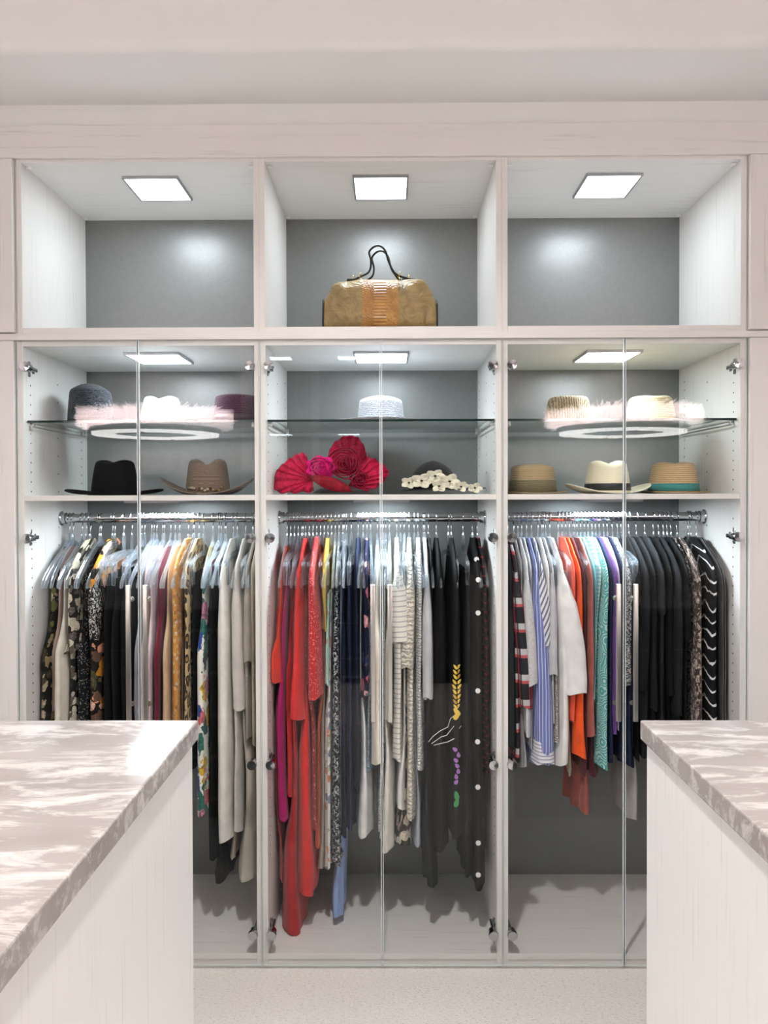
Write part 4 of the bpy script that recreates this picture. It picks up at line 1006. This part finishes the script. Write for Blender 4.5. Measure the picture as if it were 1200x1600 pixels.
def hat(label, px, pyb, Y, zsh, cw, ch, bw, mat, cd=None, taper=0.16, dent=0.0, dw=0.34, pinch=0.0, curl=0.0, fdip=0.0, bt=0.0028, dome=0.012, rz=0.0, band=None, tilt=(0, 0), back=0.0, rough_=0.0, stretch=1.0):
    """cw,cd half width and half depth of the crown, ch its height, bw brim width; dent: crease running front to back"""
    cd = cd or cw * 1.18
    p = U(px, pyb, Y)
    t = thing('hat', label, 'hat', (p.x, Y, zsh), rz)
    n = 56; rings = []; rnd = random.Random(int(px))
    def ring(fx, fy, zf):
        r = []
        for k in range(n):
            a = 2 * PI * k / n; r.append(zf(fx * math.cos(a), fy * math.sin(a), a))
        return r
    wob = [(rnd.uniform(0, 6.28), rnd.uniform(0.6, 1)) for _ in range(3)]
    def brimz(a, s): return bt + 0.002 + curl * abs(math.cos(a)) ** 2.2 * s ** 1.6 + fdip * max(0, -math.sin(a)) ** 2 * s ** 1.5 + back * max(0, math.sin(a)) ** 2 * s ** 1.5 + rough_ * s * math.sin(3 * a + wob[0][0])
    for s in (1.0, 0.97, 0.85, 0.7, 0.55, 0.4, 0.25, 0.1):
        rings.append(ring(cw + bw * s * stretch, cd + bw * s, lambda x, y, a, s=s: (x, y, brimz(a, s))))
    def crown(x, y, z, v):
        d = dent * math.exp(-(x / (dw * cw)) ** 2) * v ** 3 * (0.75 + 0.25 * math.cos(PI * y / cd))
        pf = pinch * math.exp(-((abs(x) - cw * 0.55) / (cw * 0.35)) ** 2) * max(0, -y / cd) * v ** 2
        return (x, y + pf, z - d + rough_ * 0.4 * v * math.sin(40 * x + 3))
    for v in (0.0, 0.08, 0.2, 0.35, 0.5, 0.65, 0.8, 0.9, 0.96, 1.0):
        k = 1 - taper * v ** 1.4 - 0.10 * max(0, (v - 0.85) / 0.15) ** 2
        rings.append(ring(cw * k, cd * k, lambda x, y, a, v=v: crown(x, y, bt + ch * (v if v < 0.85 else 0.85 + (v - 0.85) * (1 - 0.25 * (v - 0.85) / 0.15)), v)))
    k0 = 1 - taper - 0.10; z0 = bt + ch * (0.85 + 0.15 * 0.75)
    for q in (0.92, 0.8, 0.62, 0.42, 0.2, 0.02):
        rings.append(ring(cw * k0 * q, cd * k0 * q, lambda x, y, a, q=q: crown(x, y, z0 + dome * (1 - q * q), 1.0)))
    o = MB().loft(rings, False, True).build('body', mat, t, True)
    md = o.modifiers.new('thickness', 'SOLIDIFY'); md.thickness = bt; md.offset = -1
    if band:
        bm_, v0, v1 = band; br = []
        for v in (v0, v0 + (v1 - v0) * 0.5, v1):
            k = 1 - taper * v ** 1.4
            br.append(ring(cw * k + 0.0022, cd * k + 0.0022, lambda x, y, a, v=v: (x, y + pinch * math.exp(-((abs(x) - cw * 0.55) / (cw * 0.35)) ** 2) * max(0, -y / cd) * v ** 2, bt + ch * v)))
        ob = MB().loft(br, False, False).build('hat_band', bm_, t, True)
        ob.modifiers.new('thickness', 'SOLIDIFY').thickness = 0.0015
    t.rotation_euler = (tilt[0], tilt[1], rz)
    return t
ZG = UZ(655, YF + 0.02) + 0.0004
M['h_navy'] = straw('slate_navy_weave', (0.042, 0.05, 0.068), (0.006, 0.007, 0.011), 44, bumpv=1.0, dist=9)
M['h_white'] = felt('white_felt', (0.74, 0.76, 0.78)); M['h_pinkband'] = plain('pink_cord', (0.55, 0.30, 0.30), 0.6)
M['h_plum'] = straw('plum_straw', (0.10, 0.028, 0.065), (0.03, 0.006, 0.018), 50, bumpv=0.9, dist=4); M['h_plumband'] = plain('plum_ribbon', (0.045, 0.014, 0.03), 0.5)
M['h_black'] = felt('black_felt', (0.006, 0.006, 0.006)); M['h_brown'] = straw('brown_straw', (0.30, 0.22, 0.17), (0.13, 0.085, 0.06), 70, bumpv=0.8, dist=3)
M['h_knit'] = straw('white_grey_knit', (0.68, 0.70, 0.73), (0.36, 0.39, 0.45), 46, bumpv=1.0, dist=8)
M['h_tanrib'] = straw('ribbed_tan_weave', (0.46, 0.37, 0.24), (0.17, 0.115, 0.06), 40, axis='X', bumpv=0.9, dist=5)
M['h_butter'] = straw('butter_straw', (0.68, 0.60, 0.37), (0.50, 0.42, 0.23), 40, bumpv=0.6); M['h_olive'] = straw('olive_brim', (0.22, 0.19, 0.105), (0.13, 0.11, 0.06), 50)
M['h_tan'] = straw('tan_straw', (0.50, 0.38, 0.22), (0.36, 0.26, 0.14), 48); M['h_panama'] = straw('ivory_panama', (0.80, 0.74, 0.56), (0.73, 0.66, 0.48), 90, bumpv=0.2)
M['h_ribbon'] = plain('black_ribbon', (0.012, 0.012, 0.013), 0.5); M['h_natural'] = straw('natural_straw', (0.62, 0.45, 0.26), (0.42, 0.28, 0.14), 46)
M['h_teal'] = straw('teal_band', (0.07, 0.34, 0.33), (0.03, 0.20, 0.20), 60); M['h_char'] = straw('charcoal_straw', (0.035, 0.035, 0.038), (0.012, 0.012, 0.013), 60)
YH = 2.74
mpp = YH / FPX
hat('slate navy woven cloche hat on the glass shelf', 142, 656, 2.72, ZG, 0.076, 0.128, 0.012, M['h_navy'], taper=0.12, dome=0.022, rough_=0.002)
h = hat('white felt fedora with creased crown and pink cord', 253, 656, 2.70, ZG, 0.073, 0.098, 0.055, M['h_white'], taper=0.24, dent=0.022, curl=0.014, band=(M['h_pinkband'], 0.08, 0.13))
hat('plum straw hat with flat crown on the glass shelf', 371, 656, 2.74, ZG, 0.082, 0.104, 0.035, M['h_plum'], cd=0.09, taper=0.06, dome=0.006, band=(M['h_plumband'], 0.02, 0.3))
hat('black felt fedora with wide brim on the hat shelf', 180, 772, 2.74, Z2, 0.080, 0.125, 0.085, M['h_black'], taper=0.22, dent=0.02, curl=0.018)
h = hat('brown straw cowboy hat with rolled brim and bead band', 325, 772, 2.72, Z2 + 0.001, 0.078, 0.125, 0.088, M['h_brown'], taper=0.20, dent=0.034, dw=0.3, curl=0.055, stretch=0.95, rz=0.12)
rnd = random.Random(5)
for k in range(14):
    a = -PI / 2 + (k - 7) * 0.12; rr = (0.081, 0.097)
    MB().lathe([(0.0, -0.005), (0.004, -0.003), (0.0055, 0), (0.004, 0.003), (0.0, 0.005)], (rr[0] * math.cos(a), rr[1] * math.sin(a), 0.014 + rnd.uniform(0, 0.012)), 8).build('bead', plain('bead_%d' % k, rnd.choice([(0.35, 0.22, 0.09), (0.5, 0.42, 0.3), (0.03, 0.12, 0.16), (0.16, 0.08, 0.03)]), 0.3), h, True)
hat('white and grey knitted sun hat with wide brim', 595, 656, 2.74, ZG, 0.084, 0.090, 0.118, M['h_knit'], taper=0.10, dome=0.014, fdip=0.004)
hat('ribbed tan fedora with narrow brim on the glass shelf', 888, 653, 2.72, ZG, 0.082, 0.094, 0.040, M['h_tanrib'], taper=0.20, dent=0.004, pinch=0.012, dome=0.005, curl=0.003)
hat('butter yellow straw fedora on the glass shelf', 1016, 653, 2.72, ZG, 0.084, 0.094, 0.030, M['h_butter'], taper=0.18, dent=0.008, pinch=0.014, dome=0.008)
hat('tan straw hat with olive band and olive brim', 832, 770, 2.72, Z2, 0.082, 0.100, 0.045, M['h_tan'], taper=0.12, dome=0.008, curl=0.008, band=(M['h_olive'], 0.0, 0.46))
hat('ivory panama hat with black ribbon and upturned brim', 949, 770, 2.70, Z2, 0.077, 0.115, 0.066, M['h_panama'], taper=0.20, dent=0.022, pinch=0.006, curl=0.032, band=(M['h_ribbon'], 0.08, 0.29))
hat('natural straw hat with teal band', 1052, 770, 2.72, Z2, 0.084, 0.108, 0.034, M['h_natural'], taper=0.18, dent=0.012, pinch=0.01, curl=0.005, band=(M['h_teal'], 0.06, 0.3))

# ------------------------------------------------------------------ charcoal hat with cream flowers
p = U(692, 770, 2.70)
t = thing('hat', 'charcoal hat with cream fabric flowers on the brim', 'hat', (p.x, 2.70, Z2 + 0.004))
rings = []
n = 56
def disc(fx, fy, z, cx=0.0, up=0.0):
    return [(cx + fx * math.cos(a), fy * math.sin(a), z + up * max(0, math.cos(a)) ** 2 * fx / 0.15 + 0.006 * abs(math.sin(a))) for a in [2 * PI * k / n for k in range(n)]]
for f in (1.0, 0.97, 0.9, 0.75, 0.6): rings.append(disc(0.150 * f, 0.13 * f, 0.008 + 0.010 * (1 - f), 0, 0.022 * (f - 0.5)))
for v in np.linspace(0, 1, 8): rings.append(disc(0.085 * math.cos(v * 1.45) + 0.003, 0.095 * math.cos(v * 1.45) + 0.003, 0.014 + 0.094 * math.sin(v * 1.45) / 0.993, -0.035))
o = MB().loft(rings, False, True).build('body', M['h_char'], t, True); md = o.modifiers.new('thickness', 'SOLIDIFY'); md.thickness = 0.003
M['fl_cream'] = plain('cream_petal_fabric', (0.82, 0.79, 0.64), 0.7); M['fl_core'] = plain('dark_flower_centre', (0.02, 0.02, 0.02), 0.5)
for fx, fz, fy, sc in ((-0.122, 0.036, -0.100, 0.95), (-0.080, 0.042, -0.116, 1.25), (-0.034, 0.058, -0.106, 1.1), (-0.022, 0.024, -0.122, 0.95), (0.014, 0.040, -0.114, 1.25), (0.052, 0.022, -0.116, 0.85), (0.100, 0.018, -0.100, 0.85)):
    fl = MB(); rnd = random.Random(int(fx * 1000))
    for k in range(5):
        a = 2 * PI * k / 5 + rnd.uniform(-0.3, 0.3); R = 0.019 * sc; pts = []; w = 0.0135 * sc
        c, s_ = math.cos(a), math.sin(a)
        g = []
        for i in range(5):
            f = i / 4; wd = w * math.sin(PI * (0.12 + 0.80 * f)) ; rr = 0.002 + R * 1.5 * f
            for j in (-1, 0, 1):
                g.append((fx + rr * c - j * wd * s_, fy - 0.003 - 0.016 * f * f + (0.007 * sc * f if j == 0 else 0) + rnd.uniform(-0.001, 0.001), fz + 0.72 * (rr * s_ + j * wd * c)))
        fs = [(i * 3 + j, i * 3 + j + 1, i * 3 + j + 4, i * 3 + j + 3) for i in range(4) for j in range(2)]
        fl.add(g, fs)
    fo = fl.build('flower', M['fl_cream'], t, True); fo.modifiers.new('thickness', 'SOLIDIFY').thickness = 0.0012
    MB().lathe([(0.0, -0.004), (0.004 * sc, -0.002), (0.004 * sc, 0.002), (0, 0.003)], (fx, fy - 0.012, fz), 10).build('flower_centre', M['fl_core'], fo, True)

# ------------------------------------------------------------------ magenta headpiece
def silk_m(name, c1, c2):
    m, nt, b = new_mat(name); setb(b, c1, 0.65, spec=0.12, sheen=0.0)
    n = nd(nt, 'ShaderNodeTexNoise', {'Vector': coords(nt, (1, 1, 1)), 'Scale': 60, 'Detail': 4, 'Distortion': 1.5})
    nt.links.new(ramp(nt, n.outputs[0], [(0.35, c2), (0.65, c1)]), b.inputs['Base Color']); bump(nt, b, n.outputs[0], 0.35, 0.004)
    return m
M['hp_red'] = silk_m('crimson_crinkled_silk', (0.64, 0.008, 0.075), (0.34, 0.003, 0.03)); M['hp_pink'] = silk_m('hot_pink_silk', (0.85, 0.012, 0.28), (0.62, 0.006, 0.17)); M['hp_dark'] = silk_m('dark_red_straw', (0.30, 0.006, 0.02), (0.18, 0.003, 0.012))
YM = 2.68
c0 = U(520, 772, YM)
t = thing('headpiece', 'magenta and crimson bow headpiece with pleated rosette', 'headpiece', (c0.x, YM, Z2 + 0.004))
def L(px, py, dy=0.0): 
    q = U(px, py, YM + dy); return Vector((q.x - c0.x, dy, q.z - Z2))
def fan(name, root, arc, pleats, mat, dy0, bulge, th=0.0016):
    """pleated ribbon spreading from a root point to an arc of edge points"""
    edge = smooth_path(arc, 10); m = len(edge); nr = 8; rows = []
    for i in range(nr + 1):
        f = i / nr; row = []
        for j, e in enumerate(edge):
            ph = math.cos(PI * j / (m - 1) * pleats * 2)
            q = root + (e - root) * f
            q = q + Vector((0, dy0 - bulge * math.sin(PI * f * 0.8) + 0.007 * ph * f, 0.0035 * ph * f))
            row.append(tuple(q))
        rows.append(row)
    mb = MB().loft(rows, False, False, False); o = mb.build(name, mat, t, True); o.modifiers.new('thickness', 'SOLIDIFY').thickness = th
    return o
fan('pleated_bow', L(490, 752), [L(492, 770), L(462, 772), L(433, 769), L(432, 742), L(444, 727), L(462, 714), L(477, 711), L(484, 726)], 11, M['hp_red'], -0.01, 0.035)
fan('pleated_bow', L(545, 760), [L(545, 772), L(570, 769), L(590, 762), L(604, 748), L(606, 736), L(590, 722), L(576, 716)], 8, M['hp_red'], 0.0, 0.03)
fan('pleated_bow', L(548, 745), [L(520, 742), L(512, 718), L(518, 698), L(532, 686), L(548, 681), L(562, 688), L(571, 705), L(573, 725), L(570, 740)], 10, M['hp_red'], 0.02, 0.015)
def rosette(px, py, R, turns, mat, dy, name, wav=0.002, el=1.0):
    c = L(px, py); mb = MB(); rows = []
    N = int(turns * 30)
    for i in range(N + 1):
        a = 2 * PI * turns * i / N; r = R * (0.08 + 0.92 * i / N); w = wav * math.sin(a * 3.3)
        ca, sa = math.cos(a), math.sin(a) * el
        d = 0.020 * (1 - (r / R) ** 2)
        rows.append([(c.x + (r + w) * ca, dy - d + 0.018, c.z + (r + w) * sa), (c.x + (r * 1.07 + w) * ca, dy - d - 0.004, c.z + (r * 1.07 + w) * sa)])
    mb.loft(rows, False, False, False); o = mb.build(name, mat, t, True); o.modifiers.new('thickness', 'SOLIDIFY').thickness = 0.0015
    return o
rosette(540, 727, 0.055, 6.5, M['hp_red'], -0.045, 'rosette'); rosette(562, 752, 0.034, 4.5, M['hp_red'], -0.035, 'rosette')
rosette(504, 733, 0.042, 4.5, M['hp_pink'], -0.065, 'rose', 0.004, 0.78)
cb = L(504, 733)
MB().lathe([(0.036, 0.0), (0.034, 0.012), (0.024, 0.024), (0.010, 0.030), (0.0, 0.031)], (cb.x, -0.046, cb.z), 24, 'y').build('rose_bud', M['hp_pink'], t, True)
for k in range(7):
    a = 2 * PI * k / 7; cc = L(504, 733); mb = MB(); g = []
    for i in range(5):
        f = i / 4; w = 0.02 * math.sin(PI * (0.15 + 0.75 * f)); rr = 0.022 + 0.032 * f
        for j in (-1, 0, 1): g.append((cc.x + rr * math.cos(a) - j * w * math.sin(a), -0.048 - 0.012 * f + 0.005 * abs(j), cc.z + 0.78 * (rr * math.sin(a) + j * w * math.cos(a))))
    mb.add(g, [(i * 3 + j, i * 3 + j + 1, i * 3 + j + 4, i * 3 + j + 3) for i in range(4) for j in range(2)])
    mb.build('petal', M['hp_pink'], t, True).modifiers.new('thickness', 'SOLIDIFY').thickness = 0.0012
leaf = MB(); g = []
A_, B_ = L(488, 749), L(553, 771)
for i in range(11):
    f = i / 10; q = A_ + (B_ - A_) * f; w = 0.020 * math.sin(PI * min(1, max(0, f))) ** 0.7
    for j in (-1, 0, 1): g.append((q.x + j * w * 0.4, -0.085 - 0.012 * math.sin(PI * f) + 0.006 * abs(j), max(0.002, q.z + j * w + 0.004)))
leaf.add(g, [(i * 3 + j, i * 3 + j + 1, i * 3 + j + 4, i * 3 + j + 3) for i in range(10) for j in range(2)])
leaf.build('leaf', M['hp_dark'], t, True).modifiers.new('thickness', 'SOLIDIFY').thickness = 0.0015
MB().lathe([(0.10, 0.0), (0.10, 0.004), (0.085, 0.014), (0.05, 0.024), (0.0, 0.028)], (0.03, 0.01, 0), 36).build('cap_base', M['h_char'], t, True)

# ------------------------------------------------------------------ handbag
YBG = 2.68
bl, br_ = U(507, 511, YBG), U(682, 511, YBG)
bxc = (bl.x + br_.x) / 2; W = br_.x - bl.x; ZH = UZ(446, YBG, 594) - Z1
t = thing('handbag', 'gold tan leather handbag with snakeskin panel and black handles', 'handbag', (bxc, YBG, Z1 + 0.008))
def leather(name, c1, c2, sc, rough=0.32, metal=0.0, b1=0.5):
    m, nt, b = new_mat(name); setb(b, c1, rough, metal, 0.6)
    n = nd(nt, 'ShaderNodeTexNoise', {'Vector': coords(nt), 'Scale': sc, 'Detail': 6, 'Roughness': 0.6, 'Distortion': 0.8})
    nt.links.new(ramp(nt, n.outputs[0], [(0.35, c2), (0.62, c1)]), b.inputs['Base Color']); bump(nt, b, n.outputs[0], b1, 0.012)
    return m
M['bag'] = leather('gold_tan_leather', (0.36, 0.25, 0.095), (0.22, 0.145, 0.05), 22, 0.3, 0.0, 0.9)
def snake_m():
    m, nt, b = new_mat('snakeskin'); setb(b, None, 0.28, 0.0, 0.7)
    s1 = nd(nt, 'ShaderNodeSeparateXYZ', {0: coords(nt)})
    vo = nd(nt, 'ShaderNodeTexVoronoi', {'Vector': coords(nt, (1, 1, 1.6)), 'Scale': 150})
    wv = nd(nt, 'ShaderNodeTexWave', {'Vector': coords(nt), 'Scale': 30, 'Distortion': 0.6}, bands_direction='Z')
    cen = math_(nt, 'LESS_THAN', math_(nt, 'ABSOLUTE', s1.outputs[0]), 0.020)
    hgt = nd(nt, 'ShaderNodeMix', {0: cen, 2: vo.outputs['Distance'], 3: wv.outputs['Fac']}).outputs[0]
    n = nd(nt, 'ShaderNodeTexNoise', {'Vector': coords(nt), 'Scale': 20, 'Detail': 3})
    c = ramp(nt, n.outputs[0], [(0.35, (0.40, 0.17, 0.025)), (0.65, (0.62, 0.32, 0.06))])
    nt.links.new(mixc(nt, math_(nt, 'MULTIPLY', hgt, 0.55), c, (0.16, 0.05, 0.012)), b.inputs['Base Color']); bump(nt, b, hgt, 0.6, 0.003)
    return m
M['snake'] = snake_m(); M['bagblack'] = plain('black_leather', (0.008, 0.008, 0.008), 0.35); M['brass'] = plain('brass', (0.70, 0.50, 0.18), 0.25, 1.0)
def section(x, grow=0.0):
    f = abs(x) / (W / 2)
    hz = ZH * (1.0 if f < 0.72 else 1 - 0.42 * ((f - 0.72) / 0.28) ** 1.5) + grow
    dp = 0.105 * (1 - 0.12 * f ** 2) + grow
    out = []
    for k in range(28):
        a = 2 * PI * k / 28 - PI / 2; c, s = math.cos(a), math.sin(a)
        zz = hz / 2 + (hz / 2) * math.copysign(abs(s) ** 0.45, s); top = zz / hz
        yy = dp * math.copysign(abs(c) ** 0.55, c) * (1 - 0.38 * max(0, top - 0.35) ** 1.3)
        nz = 0.004 * math.sin(38 * x + 9 * zz * 10) * (1 if f > 0.32 else 0.2)
        out.append((x, yy * (1 + nz * 6), zz + (grow * -0.5) + nz * top))
    return out
xs_ = [W / 2 * q for q in np.concatenate([np.linspace(-1, -0.9, 5), np.linspace(-0.85, 0.85, 30), np.linspace(0.9, 1, 5)])]
body = MB().loft([section(x) for x in xs_]).build('body', M['bag'], t, True)
MB().loft([section(x, 0.0025) for x in np.linspace(-0.061, 0.061, 12)], False, False).build('snakeskin_panel', M['snake'], t, True)
for s in (-1, 1):
    r = section(s * W / 2 * 0.985, 0.003); MB().tube(r + [r[0]], 0.0032, 7).build('piping', M['bagblack'], t, True)
for dy in (-0.035, 0.035):
    pz = lambda px, py: (UX(px, YBG, py) - bxc, UZ(py, YBG, px) - Z1)
    pts = [(552, 446), (562, 441), (577, 432), (580, 415), (577, 400), (585, 391), (594, 390), (602, 398), (607, 415), (614, 430), (622, 438), (640, 444)]
    if dy > 0: pts = [(a + 4, b + (4 if b < 430 else 0)) for a, b in pts]
    P = [Vector((pz(a, b)[0], dy * (1 - 0.6 * max(0, (446 - b)) / 56), pz(a, b)[1])) for a, b in pts]
    MB().tube(smooth_path(P, 5), 0.0044, 8, 1.3, 0.8, up=(0, 1, 0)).build('handle', M['bagblack'], t, True)
    for a, b in ((552, 443), (563, 439), (624, 437), (638, 442)):
        x, z = pz(a, b); ring = [(x + 0.002 * math.sin(q), dy + 0.008 * math.cos(q), z + 0.009 * math.sin(q)) for q in [2 * PI * k / 14 for k in range(15)]]
        MB().tube(ring, 0.0018, 6).build('brass_ring', M['brass'], t, True)
    for a0, a1 in ((543, 560), (628, 648)):
        x0, x1 = pz(a0, 446)[0], pz(a1, 446)[0]
        MB().box(x0, x1, dy - 0.010, dy + 0.010, ZH - 0.004, ZH + 0.004, 0.002).build('handle_tab', M['bagblack'], t)
MB().tube([(-0.085, 0, ZH + 0.001), (0.085, 0, ZH + 0.001)], 0.003, 8).build('zip', M['bagblack'], t, True)
